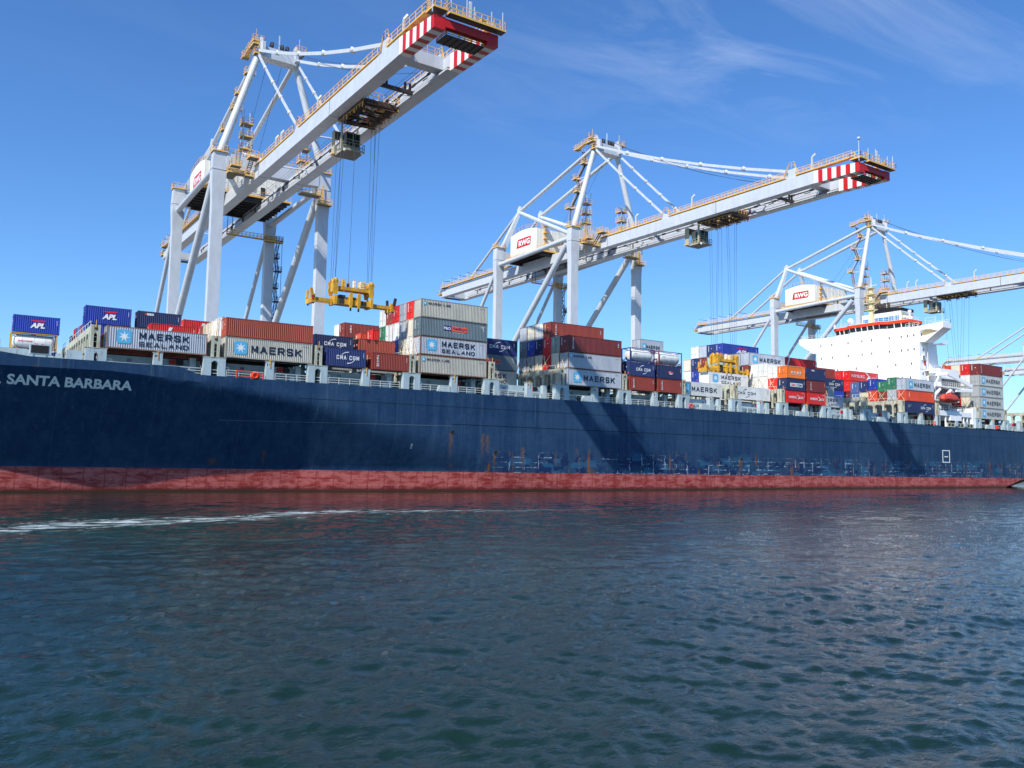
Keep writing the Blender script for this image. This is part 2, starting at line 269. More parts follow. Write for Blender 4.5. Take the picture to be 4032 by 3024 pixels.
# ------------------------------------------------------------------ mesh helpers
class MB:
    def __init__(s): s.v = []; s.f = []; s.mi = []; s.mats = []; s.sm = []
    def mid(s, m):
        if m not in s.mats: s.mats.append(m)
        return s.mats.index(m)
    def add(s, vs, fs, m, smooth=False):
        b = len(s.v); s.v += [tuple(v) for v in vs]; k = s.mid(m)
        for f in fs: s.f.append([b+i for i in f]); s.mi.append(k); s.sm.append(smooth)
    def box(s, x0, x1, y0, y1, z0, z1, m):
        s.add([(x0, y0, z0), (x1, y0, z0), (x1, y1, z0), (x0, y1, z0), (x0, y0, z1), (x1, y0, z1), (x1, y1, z1), (x0, y1, z1)],
              [(0, 3, 2, 1), (4, 5, 6, 7), (0, 1, 5, 4), (1, 2, 6, 5), (2, 3, 7, 6), (3, 0, 4, 7)], m)
    def beam(s, p, q, wd, ht, m, wd2=None, ht2=None, upv=(0, 0, 1)):
        p = Vector(p); q = Vector(q); d = (q-p).normalized(); u = Vector(upv)
        if abs(d.dot(u)) > 0.98: u = Vector((0, 1, 0))
        a = d.cross(u).normalized(); b = a.cross(d).normalized(); wd2 = wd2 or wd; ht2 = ht2 or ht; vs = []
        for c, w_, h_ in ((p, wd, ht), (q, wd2, ht2)):
            for i, j in ((-1, -1), (1, -1), (1, 1), (-1, 1)): vs.append(c + a*(i*w_/2) + b*(j*h_/2))
        s.add(vs, [(0, 1, 2, 3), (7, 6, 5, 4), (0, 4, 5, 1), (1, 5, 6, 2), (2, 6, 7, 3), (3, 7, 4, 0)], m)
    def tube(s, p, q, r, m, n=12, r2=None, cap=True):
        p = Vector(p); q = Vector(q); d = (q-p).normalized(); u = Vector((0, 0, 1))
        if abs(d.dot(u)) > 0.95: u = Vector((0, 1, 0))
        a = d.cross(u).normalized(); b = a.cross(d).normalized(); r2 = r if r2 is None else r2; vs = []
        for c, rr in ((p, r), (q, r2)):
            for i in range(n): th = 2*math.pi*i/n; vs.append(c + a*math.cos(th)*rr + b*math.sin(th)*rr)
        s.add(vs, [(i, (i+1) % n, n+(i+1) % n, n+i) for i in range(n)], m, n > 6)
        if cap: s.add(vs, [tuple(range(n))[::-1], tuple(range(n, 2*n))], m)
    def prism(s, poly, axis, a0, a1, m):
        def P(u, v, a): return {'x': (a, u, v), 'y': (u, a, v), 'z': (u, v, a)}[axis]
        n = len(poly); vs = [P(u, v, a0) for u, v in poly] + [P(u, v, a1) for u, v in poly]
        s.add(vs, [tuple(range(n)), tuple(range(n, 2*n))[::-1]] + [(i, n+i, n+(i+1) % n, (i+1) % n) for i in range(n)], m)
    def sphere(s, c, r, m, n=12, k=8, sc=(1, 1, 1)):
        vs = []; fs = []
        for i in range(k+1):
            ph = math.pi*i/k
            for j in range(n):
                th = 2*math.pi*j/n; vs.append((c[0]+r*sc[0]*math.sin(ph)*math.cos(th), c[1]+r*sc[1]*math.sin(ph)*math.sin(th), c[2]+r*sc[2]*math.cos(ph)))
        for i in range(k):
            for j in range(n): fs.append((i*n+j, (i+1)*n+j, (i+1)*n+(j+1) % n, i*n+(j+1) % n))
        s.add(vs, fs, m, True)
    def lathe(s, axis_p, axis_d, prof, m, n=20):
        p = Vector(axis_p); d = Vector(axis_d).normalized(); u = Vector((0, 0, 1)) if abs(d.z) < 0.9 else Vector((0, 1, 0))
        a = d.cross(u).normalized(); b = a.cross(d).normalized(); vs = []; fs = []
        for (t_, r_) in prof:
            for i in range(n): th = 2*math.pi*i/n; vs.append(p+d*t_+a*math.cos(th)*r_+b*math.sin(th)*r_)
        for k in range(len(prof)-1):
            for i in range(n): fs.append((k*n+i, k*n+(i+1) % n, (k+1)*n+(i+1) % n, (k+1)*n+i))
        s.add(vs, fs, m, True)
    def rail(s, pts, m, h=1.1, post=1.6, r=0.035, bars=(0.55, 1.1)):
        for p, q in zip(pts[:-1], pts[1:]):
            p = Vector(p); q = Vector(q); L = (q-p).length
            if L < 0.05: continue
            for b in bars: s.beam(p+Vector((0, 0, h*b/1.1)), q+Vector((0, 0, h*b/1.1)), r*1.6, r*1.6, m)
            k = max(1, round(L/post))
            for i in range(k+1):
                c = p.lerp(q, i/k); s.beam(c, c+Vector((0, 0, h)), r*1.6, r*1.6, m)
    def mesh(s, name):
        me = bpy.data.meshes.new(name); me.from_pydata(s.v, [], s.f)
        for m in s.mats: me.materials.append(m)
        me.polygons.foreach_set('material_index', s.mi); me.polygons.foreach_set('use_smooth', s.sm); me.update()
        return me
    def build(s, name, parent=None, loc=None):
        o = bpy.data.objects.new(name, s.mesh(name)); col.objects.link(o)
        if parent: o.parent = parent
        if loc: o.location = loc
        return o
def tag(o, label=None, cat=None, group=None, kind=None):
    for k, v in (('label', label), ('category', cat), ('group', group), ('kind', kind)):
        if v: o[k] = v
    return o
def empty(name, loc=(0, 0, 0), label=None, cat=None, group=None):
    o = bpy.data.objects.new(name, None); col.objects.link(o); o.location = loc; o.empty_display_size = 1
    return tag(o, label, cat, group)
def link(name, me, parent, loc=(0, 0, 0), color=None):
    o = bpy.data.objects.new(name, me); col.objects.link(o); o.parent = parent; o.location = loc
    if color: o.color = color
    return o
def kids(o): return [c for c in bpy.data.objects if c.parent == o]
# text outlines as meshes in the XZ plane (x right, z up), facing -Y
_tc = {}
def text_polys(txt, size, bold=0.0, sx=1.0, shear=0.0, spacing=1.0):
    key = (txt, bold, shear, spacing)
    if key not in _tc:
        cu = bpy.data.curves.new('t', 'FONT'); cu.body = txt; cu.size = 1; cu.offset = bold; cu.shear = shear; cu.space_character = spacing; cu.resolution_u = 3
        o = bpy.data.objects.new('t', cu); col.objects.link(o); dg = bpy.context.evaluated_depsgraph_get(); me = bpy.data.meshes.new_from_object(o.evaluated_get(dg))
        v = [tuple(a.co[:2]) for a in me.vertices]; f = [tuple(p.vertices) for p in me.polygons]
        bpy.data.objects.remove(o); bpy.data.curves.remove(cu); bpy.data.meshes.remove(me)
        x0 = min(a[0] for a in v); x1 = max(a[0] for a in v); y0 = min(a[1] for a in v); y1 = max(a[1] for a in v)
        _tc[key] = ([(a[0]-x0, a[1]-y0) for a in v], f, x1-x0, y1-y0)
    return _tc[key]
def put_text(mb, txt, x, z, wdt, hgt, m, y=-0.02, bold=0.0, shear=0.0, spacing=1.0, vertical=False):
    """text fitted in the box with lower-left corner x,z; given a list, each line of text becomes a mesh of its own"""
    if isinstance(mb, list): nb_ = MB(); mb.append(nb_); mb = nb_
    if vertical:
        n = len(txt); h = hgt/n
        for i, ch in enumerate(txt): put_text(mb, ch, x+(0.25*wdt if ch == 'I' else 0), z+hgt-(i+1)*h, wdt*(0.35 if ch == 'I' else 1), h*0.82, m, y, bold)
        return
    v, f, w0, h0 = text_polys(txt, 1, bold, 1, shear, spacing)
    mb.add([(x+a*wdt/w0, y, z+b*hgt/h0) for a, b in v], f, m)
STROKES = dict(M=[[(0, 0), (0, 1), (.5, .28), (1, 1), (1, 0)]], A=[[(0, 0), (.5, 1), (1, 0)], [(.2, .32), (.8, .32)]], E=[[(1, 0), (0, 0), (0, 1), (1, 1)], [(0, .52), (.85, .52)]],
    R=[[(0, 0), (0, 1), (.8, 1), (1, .85), (1, .62), (.8, .47), (0, .47)], [(.5, .47), (1, 0)]], S=[[(1, .82), (.85, 1), (.15, 1), (0, .85), (0, .65), (.15, .53), (.85, .47), (1, .35), (1, .15), (.85, 0), (.15, 0), (0, .18)]],
    K=[[(0, 0), (0, 1)], [(1, 1), (.05, .4)], [(.38, .6), (1, 0)]], L=[[(0, 1), (0, 0), (1, 0)]], N=[[(0, 0), (0, 1), (1, 0), (1, 1)]], D=[[(0, 0), (0, 1), (.75, 1), (1, .75), (1, .25), (.75, 0), (0, 0)]],
    C=[[(1, .78), (.82, 1), (.18, 1), (0, .8), (0, .2), (.18, 0), (.82, 0), (1, .22)]], G=[[(1, .78), (.82, 1), (.18, 1), (0, .8), (0, .2), (.18, 0), (.82, 0), (1, .2), (1, .45), (.6, .45)]], I=[[(.5, 0), (.5, 1)]])
def put_block(lst, txt, x, z, wdt, hgt, m, y=-0.02, t=0.17):
    """wide block capitals drawn with strokes of even thickness"""
    mb = MB(); lst.append(mb); wd = [0.25 if c == 'I' else (0.5 if c == ' ' else 1.0) for c in txt]; gap = 0.30; tot = sum(wd)+gap*(len(txt)-1); u = wdt/tot; th = t*hgt; cx = x; k = 0
    for c, w_ in zip(txt, wd):
        for pl in STROKES.get(c, []):
            P_ = [Vector((cx+th/2+a*(u*w_-th), z+th/2+b*(hgt-th))) for a, b in pl]
            for p, q in zip(P_[:-1], P_[1:]):
                d = (q-p).normalized(); n = Vector((-d.y, d.x))*th/2; p2 = p-d*th*0.42; q2 = q+d*th*0.42; k += 1; yy = y-0.0006*(k % 9)
                mb.add([(v.x, yy, v.y) for v in (p2-n, q2-n, q2+n, p2+n)], [(0, 1, 2, 3)], m)
        cx += u*(w_+gap)
def poly(mb, pts, m, y): mb.add([(a, y, b) for a, b in pts], [tuple(range(len(pts)))], m)
def quad(mb, x0, x1, z0, z1, m, y): poly(mb, [(x0, z0), (x1, z0), (x1, z1), (x0, z1)], m, y)

# ------------------------------------------------------------------ water, quay
import numpy as np
def sea_mesh():
    rs = np.random.RandomState(4)
    ys = [-12.0]; 
    while ys[-1] < 119: ys.append(ys[-1] + max(0.06, 0.0052*(abs(ys[-1])+2)))
    ys = np.array(ys); ns = 1250; s = np.linspace(-1.15, 2.9, ns)
    S, Y = np.meshgrid(s, ys); K = np.abs(Y)*0.92+14.0; X = S*K                 # a fan of rows that widens and coarsens with distance
    cell = np.maximum(np.gradient(ys)[:, None]*np.ones_like(S), K*(s[1]-s[0]))
    Z = np.zeros_like(X); main = math.radians(62)
    gust = 0.9 + 0.25*np.sin(X*0.05+Y*0.021+1.0)*np.sin(Y*0.083-X*0.017) + 0.12*np.sin(X*0.19+Y*0.11)
    gust = gust*np.interp(Y, [30, 58, 119], [1.0, 0.7, 0.6])   # smoother in the lee of the ship
    lam = np.exp(np.linspace(math.log(0.30), math.log(7.0), 100)) * (1+0.1*(rs.rand(100)-0.5))
    for L in lam:
        th = main + rs.randn()*(0.95 if L < 1.6 else 0.6); k = 2*math.pi/L
        slope = 0.037*(1.0 if L < 0.8 else (0.8/L)**0.78); a = slope/k
        f = np.clip((L/cell-2.2)/2.0, 0, 1)
        ph = (X*math.cos(th)+Y*math.sin(th))*k + rs.rand()*6.28 + 0.6*np.sin(X*0.31/L**.5+Y*0.23/L**.5+rs.rand()*6)
        Z += f*a*(np.sin(ph) + 0.22*np.cos(2*ph))*gust
    edge = np.minimum(1, np.minimum((S-s[0])/0.1, (s[-1]-S)/0.1)).clip(0, 1)*np.minimum(1, (Y-ys[0])/3).clip(0, 1)*np.minimum(1, (ys[-1]-Y)/3).clip(0, 1); Z *= edge
    nr, nc = X.shape; v = np.stack([X, Y, Z], -1).reshape(-1, 3)
    idx = np.arange(nr*nc).reshape(nr, nc); q = np.stack([idx[:-1, :-1], idx[:-1, 1:], idx[1:, 1:], idx[1:, :-1]], -1).reshape(-1, 4)
    # flat sea all round, butted against the rim of the fan
    rim = np.concatenate([idx[0, :], idx[1:, -1], idx[-1, -2::-1], idx[-2:0:-1, 0]]); rv = v[rim].copy(); rv[:, 2] = 0
    c = rv[:, :2].mean(0); d = rv[:, :2]-c; n0 = len(v); far = rv.copy(); far[:, :2] = c + d/np.linalg.norm(d, axis=1)[:, None]*9000
    v = np.concatenate([v, far]); m = len(rim); j = np.arange(m); j2 = (j+1) % m
    q2 = np.stack([rim[j], n0+j, n0+j2, rim[j2]], -1); q = np.concatenate([q, q2])
    me = bpy.data.meshes.new('water'); me.vertices.add(len(v)); me.vertices.foreach_set('co', v.astype(np.float32).ravel())
    me.loops.add(q.size); me.loops.foreach_set('vertex_index', q.astype(np.int32).ravel()); me.polygons.add(len(q))
    me.polygons.foreach_set('loop_start', np.arange(0, q.size, 4, dtype=np.int32)); me.polygons.foreach_set('use_smooth', np.ones(len(q), bool))
    me.materials.append(M_water); me.update(calc_edges=True); me.validate(); return me
wo_ = bpy.data.objects.new('water', sea_mesh()); col.objects.link(wo_); tag(wo_, kind='structure')
qb = MB(); qb.box(-900, 3000, 161.5, 1600, -4, 4.6, M_concrete); tag(qb.build('quay_ground'), kind='structure')
# ------------------------------------------------------------------ the ship
ship = empty('container_ship', (0, 0, 0), 'long dark blue container ship with a red lower hull and white bridge block', 'ship')
YN, YF, YC = 115.2, 158.4, 136.8
BAYS = [16.2, 30.8, 45.2, 60.2, 74.7, 89.0, 103.3, 118.2, 132.9, 147.4, 162.0, 176.8, 191.6, 225.6, 240.2]
def lerp_tab(tab, x):
    if x <= tab[0][0]: return tab[0][1]
    for (a, b), (c, d) in zip(tab[:-1], tab[1:]):
        if x <= c: return b + (d-b)*(x-a)/(c-a)
    return tab[-1][1]
def sheer(X): return lerp_tab([(-45, 20.5), (-10, 18.6), (1, 17.6), (4.9, 16.8), (8, 16.45), (25.0, 16.5), (27.6, 15.6), (170, 15.45), (262, 15.0)], X)
def zknuck(X): return lerp_tab([(-45, 17.5), (5, 15.2), (16.8, 15.35), (25, 14.8), (32, 14.35), (39, 13.6), (43, 13.2), (50, 12.0), (60, 10.0), (70, 7.2), (79, 4.2), (88, 0.5), (96, -3), (300, -3)], X)
def inward(X, z):
    zk = zknuck(X); t = zk - z
    if t <= 0: d = 0.0
    else:
        soft = lerp_tab([(20, 0.15), (43, 1.2), (55, 3.6), (80, 4.5)], X); k = lerp_tab([(10, 0.58), (43, 0.56), (60, 0.50), (78, 0.4)], X)
        z3 = min(t, max(0.0, zk-3.4)); low = t - z3
        f = lambda u: (u*u/(2*soft) if u < soft else u - soft/2)
        d = k*f(z3) + low*0.12
    # plan taper at the bow and under the stern
    if X < 14: s = min(1, (14-X)/52); d += (1-math.sqrt(max(0, 1-s**2.6)))*21.6
    if X > 226:
        zs = lerp_tab([(226, -6), (236, -0.3), (245, 1.9), (262, 4.0)], X)
        if z < zs: d += (zs-z)*2.6
        d += 0.012*max(0, X-240)**1.5*0.2
    return min(d, 21.5)
xs = [-38+0.01] + [x*1.0 for x in range(-37, 0, 3)] + [i*1.0 for i in range(0, 26)] + [25.5, 26, 26.6, 27.2, 27.7] + [i*1.0 for i in range(28, 92)] + [float(i) for i in range(95, 226, 6)] + [226+0.75*i for i in range(0, 49)]
hb = MB(); zl = [-3, -1.5, -0.6, 0, 0.3, 0.6, 0.9, 1.2, 1.5, 1.8, 2.1, 2.4, 2.7, 3.0, 3.2, 3.5] + [3.5+0.5*i for i in range(1, 24)]
rows = []
for X in xs:
    zt = sheer(X); zk = zknuck(X); zz_ = sorted(set([z for z in zl if z < min(zt, 15.0)-0.1]))
    zz_ = zz_[:]  # keep count equal: snap the level nearest to the knuckle
    full = [z for z in zl]
    full = [min(z, zt) for z in full]
    if 3.5 < zk < zt-0.1:
        i = min(range(len(full)), key=lambda k: abs(full[k]-zk)); full[i] = zk
    full.append(zt); rows.append([(X, YN+inward(X, z), z) for z in full])
n = len(rows[0])
for sgn in (0, 1):
    vs = [(x, (y if sgn == 0 else 2*YC-y), z) for r_ in rows for (x, y, z) in r_]
    fs = [((i*n+j, (i+1)*n+j, (i+1)*n+j+1, i*n+j+1) if sgn == 0 else (i*n+j+1, (i+1)*n+j+1, (i+1)*n+j, i*n+j)) for i in range(len(xs)-1) for j in range(n-1)]
    hb.add(vs, fs, M_hull, True)
last = rows[-1]; hb.add([v for v in last] + [(v[0], 2*YC-v[1], v[2]) for v in last], [(i, n+i, n+i+1, i+1) for i in range(n-1)], M_hull)
hull = hb.build('hull', ship)
es = hull.modifiers.new('edge_split', 'EDGE_SPLIT'); es.split_angle = R(18)
# main deck
db = MB(); dk = [(X, YN+inward(X, sheer(X))+0.12) for X in xs]
vs = [(x, y, 15.32 if x > 27.5 else 15.9) for x, y in dk] + [(x, 2*YC-y, 15.32 if x > 27.5 else 15.9) for x, y in dk]; k = len(dk)
db.add(vs, [(i, i+1, k+i+1, k+i) for i in range(k-1)], M_deck); db.build('main_deck', ship)
# ship's name follows the flare of the bow
nb = MB()
for word, x0n, x1n in (('E.R.', 1.1, 5.3), ('SANTA BARBARA', 5.85, 19.6)):
    v, f, w0, h0 = text_polys(word, 1, 0.035)
    nb.add([(X, YN+inward(X, z)-0.05, z) for X, z in ((x0n + a*(x1n-x0n)/w0, 13.05 + b*1.2/h0) for a, b in v)], f, M_name)
nb.build('ship_name', ship)
# small draught and tug marks, hull openings
for X, z in ((66.2, 9.3), (74.3, 6.3), (132.8, 6.1), (191.2, 6.0), (240.0, 8.8), (240.1, 5.7)):
    y = YN + inward(X, z); mk = MB()
    mk.lathe((X, y+0.02, z), (0, -1, 0), [(0, 0.34), (0.06, 0.36), (0.06, 0.29), (-0.02, 0.28)], M_trol, 18)
    mk.lathe((X, y-0.03, z), (0, -1, 0), [(0, 0.0), (0.001, 0.3)], M_black, 18)
    mk.build('discharge_port', ship)
pdm = MB(); y = YN-0.04
for (a, b, c, d) in ((206.4, 206.6, 6.3, 9.4), (209.5, 209.7, 6.3, 9.4), (206.6, 209.5, 9.2, 9.4), (206.6, 209.5, 6.3, 6.5)): pdm.box(a, b, y, y+0.05, c, d, M_name)
pdm.box(207.3, 207.9, y, y+0.05, 7.65, 7.9, M_name); pdm.box(208.1, 208.8, y, y+0.05, 7.65, 7.9, M_name); pdm.build('pilot_door', ship)
sm = MB()
for i in range(4):
    za = 6.58+0.2*i; ya = YN+inward(59.4, za)-0.03; yb_ = YN+inward(59.4, za+0.1)-0.03; sm.add([(59.25, ya, za), (59.55, ya, za), (59.55, yb_, za+0.1), (59.25, yb_, za+0.1)], [(0, 1, 2, 3)], M_name)
sm.build('draught_mark', ship)

# rust-edged support towers at each bay boundary and mid bay, railings, coaming
def pedestal_pair(x0, x1, name='side_tower'):
    b = MB(); ya, yb = YN+0.05, YN+1.0; zt = 18.05; wl = 0.98
    b.box(x0, x0+wl, ya, yb, 15.5, zt, M_deck); b.box(x1-wl, x1, ya, yb, 15.5, zt, M_deck)
    b.box(x0+wl, x1-wl, ya+0.02, yb, 17.62, zt-0.02, M_deck)
    for s, xa in ((1, x0+wl), (-1, x1-wl)): b.prism([(xa, 17.62), (xa+s*0.28, 17.62), (xa, 17.3)], 'y', ya+0.02, yb-0.02, M_deck)
    b.box(x0-0.1, x1+0.1, ya-0.03, yb, zt, zt+0.08, M_bridge)
    for z in (15.95, 16.4): b.beam((x0+wl, ya+0.2, z), (x1-wl, ya+0.2, z), 0.06, 0.06, M_rail)
    b.box(x0+wl+0.02, x1-wl-0.02, yb+0.3, yb+0.34, 15.5, 17.6, M_dark)
    return b.build(name, ship)
def pedestal_mid(x0, x1):
    b = MB(); ya, yb = YN+0.05, YN+0.9
    b.box(x0+0.12, x1, ya, yb, 15.5, 18.05, M_deck);
    b.box(x0, x1+0.06, ya-0.03, yb, 18.05, 18.13, M_bridge); b.beam((x0+0.62, ya-0.06, 17.2), (x0+0.62, ya-0.06, 18.25), 0.07, 0.07, M_yel)
    b.beam((x0+0.42, ya-0.06, 18.25), (x0+0.82, ya-0.06, 18.25), 0.07, 0.07, M_yel)
    return b.build('side_pedestal', ship)
def lash_tower(x0, x1):
    """short column of the lashing bridge on the ship's side, with a ladder opening"""
    b = MB(); ya, yb = YN+0.25, YN+1.4; z0, zt = 18.13, 21.0; wl = 0.36
    b.box(x0, x0+wl, ya, yb, z0, zt, M_bridge); b.box(x1-wl, x1, ya, yb, z0, zt, M_bridge); b.box(x0+wl, x1-wl, ya+0.02, yb-0.02, 20.1, zt-0.02, M_bridge)
    for s, xa in ((1, x0+wl), (-1, x1-wl)): b.prism([(xa, 20.1), (xa+s*0.25, 20.1), (xa, 19.75)], 'y', ya+0.02, yb-0.02, M_bridge)
    for z in (18.9, 19.5): b.beam((x0+wl, ya+0.3, z), (x1-wl, ya+0.3, z), 0.07, 0.07, M_rail)
    b.sphere(((x0+x1)/2, ya-0.02, 20.55), 0.2, M_dark, 8, 6, (1, 0.4, 1)); b.beam(((x0+x1)/2, ya-0.05, 20.4), ((x0+x1)/2, ya-0.05, 21.6), 0.07, 0.07, M_yel)
    b.box(x0+wl, x1-wl, yb, yb+0.02, z0, 20.1, M_dark)
    return b
def lash_bridge(x0, x1, y0, y1, name='lashing_bridge'):
    b = lash_tower(x0, x1) if y0 < 116 else MB()
    k = round((y1-y0)/2.518); zt = 21.0; zb = 20.15; ys = y0 + 1.4
    b.box(x0+0.05, x1-0.05, ys, y1, zb, zt-0.03, M_bridge)
    for i in range(1, k+1):
        yc_ = y0 + i*2.518
        for xa in (x0+0.05, x1-0.35):
            b.box(xa, xa+0.3, yc_-0.22, yc_+0.22, 17.0, zb, M_bridge)
            for s in (-1, 1): b.prism([(yc_+s*0.22, zb), (yc_+s*0.62, zb), (yc_+s*0.22, zb-0.42)], 'x', xa+0.02, xa+0.28, M_bridge)
        b.beam((x0+0.3, yc_, 18.3), (x1-0.3, yc_, 18.3), 0.1, 0.1, M_rail)
    b.box(x0+0.1, x1-0.1, ys, y1, 17.9, 18.0, M_dark)
    b.rail([(x0+0.1, ys, 21.0), (x0+0.1, y1, 21.0)], M_rail, 0.6, 2.5, 0.03, (1.1,))
    return b.build(name, ship)
ends = []
for i, X0 in enumerate(BAYS[:13]): ends.append((X0-2.75, X0+0.1))
for i, (a, b) in enumerate(ends):
    if i == 0: pedestal_pair(13.9, 16.3)
    else: pedestal_pair(a, b)
for a, b in ((204.4, 206.0), (222.9, 225.7), (237.5, 240.3), (252, 254.6)): pedestal_pair(a, b)
for X0 in BAYS:
    pedestal_mid(X0+5.5, X0+6.7)
# lashing bridges: 0 forward, long ones across the ship, stubs where stacks hide them
for i, (a, b) in enumerate(ends):
    lash_bridge(a+0.95, b-0.8, 115.4, 158.2)
lash_bridge(204.8, 206.0, 115.4, 121.0); lash_bridge(223.6, 225.0, 115.4, 158.2); lash_bridge(238.0, 239.5, 115.4, 158.2); lash_bridge(252.4, 253.9, 115.4, 158.2)
# coaming walls with bay numbers and vents
NUM = ['05', '07', '08', '11', '12', '13', '15', '17', '19', '21', '23', '25', '27', '29', '31', '33', '35', '37', '39', '41', '43', '45', '47', '49']
for i, X0 in enumerate(BAYS):
    xa, xb = X0-0.2, X0+12.2
    b = MB(); b.box(xa, xb, 118.6, 119.0, 15.3, 17.75, M_deck); b.box(xa, xb, 117.9, 118.62, 16.55, 16.7, M_deck); b.box(xa, xb, 119.0, 157.2, 17.3, 17.72, M_deck)
    for kx in range(6): b.prism([(xa+1.1+kx*2.1, 16.55), (xa+1.2+kx*2.1, 16.55), (xa+1.2+kx*2.1, 15.4), (xa+1.1+kx*2.1, 15.4)], 'y', 118.0, 118.6, M_deck)
    b.build('hatch_coaming', ship)
    t_ = MB(); put_text(t_, NUM[(2*i) % 24], X0+3.0, 17.0, 0.55, 0.38, M_navy, 118.57, 0.02); put_text(t_, NUM[(2*i+1) % 24], X0+7.0, 17.0, 0.5, 0.36, M_navy, 118.57, 0.02)
    put_text(t_, NUM[(2*i+1) % 24], X0+5.7, 17.5, 0.4, 0.3, M_navy, YN+0.03, 0.02); t_.build('bay_number', ship)
    b = MB(); xv = X0+8.2
    b.box(xv, xv+0.85, 118.35, 118.6, 17.05, 17.65, M_redv); b.box(xv+0.4, xv+0.45, 118.33, 118.36, 17.05, 17.65, M_black); b.box(xv, xv+0.85, 118.33, 118.36, 17.33, 17.37, M_black)
    b.box(xv+0.87, xv+1.75, 118.3, 118.6, 17.0, 17.7, M_black); b.box(xv+1.85, xv+1.95, 118.4, 118.6, 17.2, 17.5, M_deck); b.build('ventilation_hatch', ship)
    # railing in two runs with odd lockers
    b = MB(); r1 = (X0+0.25, X0+5.2); r2 = (X0+6.9, X0+11.6)
    for (p, q) in (r1, r2): b.rail([(p, YN+0.12, 15.5), (q, YN+0.12, 15.5)], M_rail, 1.0, 1.55, 0.04, (0.35, 0.72, 1.1))
    b.build('deck_railing', ship)
    if i % 2 == 1 and i > 2:
        b = MB(); x_ = X0+3.4; b.prism([(x_, 15.5), (x_+0.25, 16.5), (x_+2.1, 16.5), (x_+2.1, 15.5)], 'y', YN+0.1, YN+0.9, M_deck); b.build('deck_locker', ship)
    b = MB(); b.box(X0+9.5, X0+10.2, YN+1.6, YN+2.0, 15.5, 16.4, M_deck); b.build('deck_box', ship); b = MB(); b.box(X0+10.6, X0+11.4, 117.6, 118.4, 15.4, 18.0, M_deck); b.build('access_trunk', ship); b = MB(); b.tube((X0+0.7, YN+0.8, 15.4), (X0+0.7, YN+0.8, 16.9), 0.09, M_rail, 8); b.tube((X0+0.7, YN+0.8, 16.9), (X0+0.2, YN+0.8, 16.9), 0.09, M_rail, 8)
    b.build('vent_pipe', ship)
# orange reel guards and hose reel on the rail
b = MB()
for X in (32.4, 34.4, 36.0): b.beam((X, YN+0.05, 15.5), (X, YN+0.05, 16.5), 0.11, 0.11, M_orange)
b.beam((32.4, YN+0.05, 16.5), (34.4, YN+0.05, 16.5), 0.1, 0.1, M_orange); b.beam((32.4, YN+0.05, 15.8), (34.4, YN+0.05, 15.8), 0.07, 0.07, M_orange)
b.box(34.5, 35.6, YN+0.05, YN+0.3, 15.6, 16.4, M_orange); b.build('orange_guard', ship)
def life_ring(x, nm='life_ring'):
    b = MB(); vs = []; fs = []; n, m_ = 16, 6
    for i in range(n):
        th = 2*math.pi*i/n
        for j in range(m_):
            ph = 2*math.pi*j/m_; r_ = 0.36+0.1*math.cos(ph); vs.append((x+r_*math.cos(th), YN-0.02+0.1*math.sin(ph), 16.0+r_*math.sin(th)))
    for i in range(n):
        for j in range(m_): fs.append((i*m_+j, i*m_+(j+1) % m_, ((i+1) % n)*m_+(j+1) % m_, ((i+1) % n)*m_+j))
    b.add(vs, fs, M_orange, True); b.box(x-0.5, x-0.42, YN, YN+0.1, 15.5, 16.5, M_orange); b.box(x+0.42, x+0.5, YN, YN+0.1, 15.5, 16.5, M_orange); return b.build(nm, ship)
for x in (34.9, 118.6, 203.2, 233.6): life_ring(x)
# fairleads and capstan lumps seen through the rail
b = MB()
b.lathe((91.2, YN+0.3, 16.0), (0, -1, 0), [(0, 0.2), (0.2, 0.42), (0.3, 0.42), (0.3, 0.22)], M_black, 14); b.sphere((93.6, YN+0.7, 16.0), 0.4, M_cream, 10, 6)
b.lathe((184.5, YN+0.3, 16.0), (0, -1, 0), [(0, 0.2), (0.2, 0.42), (0.3, 0.42), (0.3, 0.22)], M_black, 14); b.build('hose_reel', ship)
# forward deck details, bay 0 and before
b = MB(); b.box(11.9, 13.7, 115.9, 116.6, 16.0, 17.65, M_deck); b.box(10.9, 11.6, 117.0, 118.0, 16.0, 17.2, M_deck); b.build('vent_trunk', ship)
b = MB(); b.box(8.1, 10.4, 117.3, 118.8, 17.0, 18.15, M_deck); b.box(8.2, 10.1, 117.25, 117.31, 17.1, 18.05, M_black); b.box(8.5, 8.7, 117.6, 118.4, 16, 17, M_deck); b.box(9.9, 10.1, 117.6, 118.4, 16, 17, M_deck); b.build('ventilation_hood', ship)
b = MB(); b.prism([(-2, 16.0), (1.5, 18.0), (8.0, 18.0), (13.2, 16.9), (13.2, 16.0)], 'y', 122.0, 123.0, M_deck); b.box(4.0, 13.3, 124, 150, 15.9, 17.4, M_deck); b.build('forward_coaming', ship)
b = MB(); b.prism([(2.2, 16.2), (3.4, 18.75), (5.1, 18.75), (5.1, 16.2)], 'y', 119.5, 121.0, M_deck); b.beam((4.2, 119.4, 17.0), (4.2, 119.4, 19.0), 0.09, 0.09, M_yel); b.build('mooring_pedestal', ship)
t_ = MB(); put_text(t_, '02', 3.55, 17.75, 0.6, 0.38, M_navy, 119.46, 0.02); put_text(t_, '03', 5.6, 16.75, 0.5, 0.32, M_navy, 121.97, 0.02); t_.build('deck_number', ship)

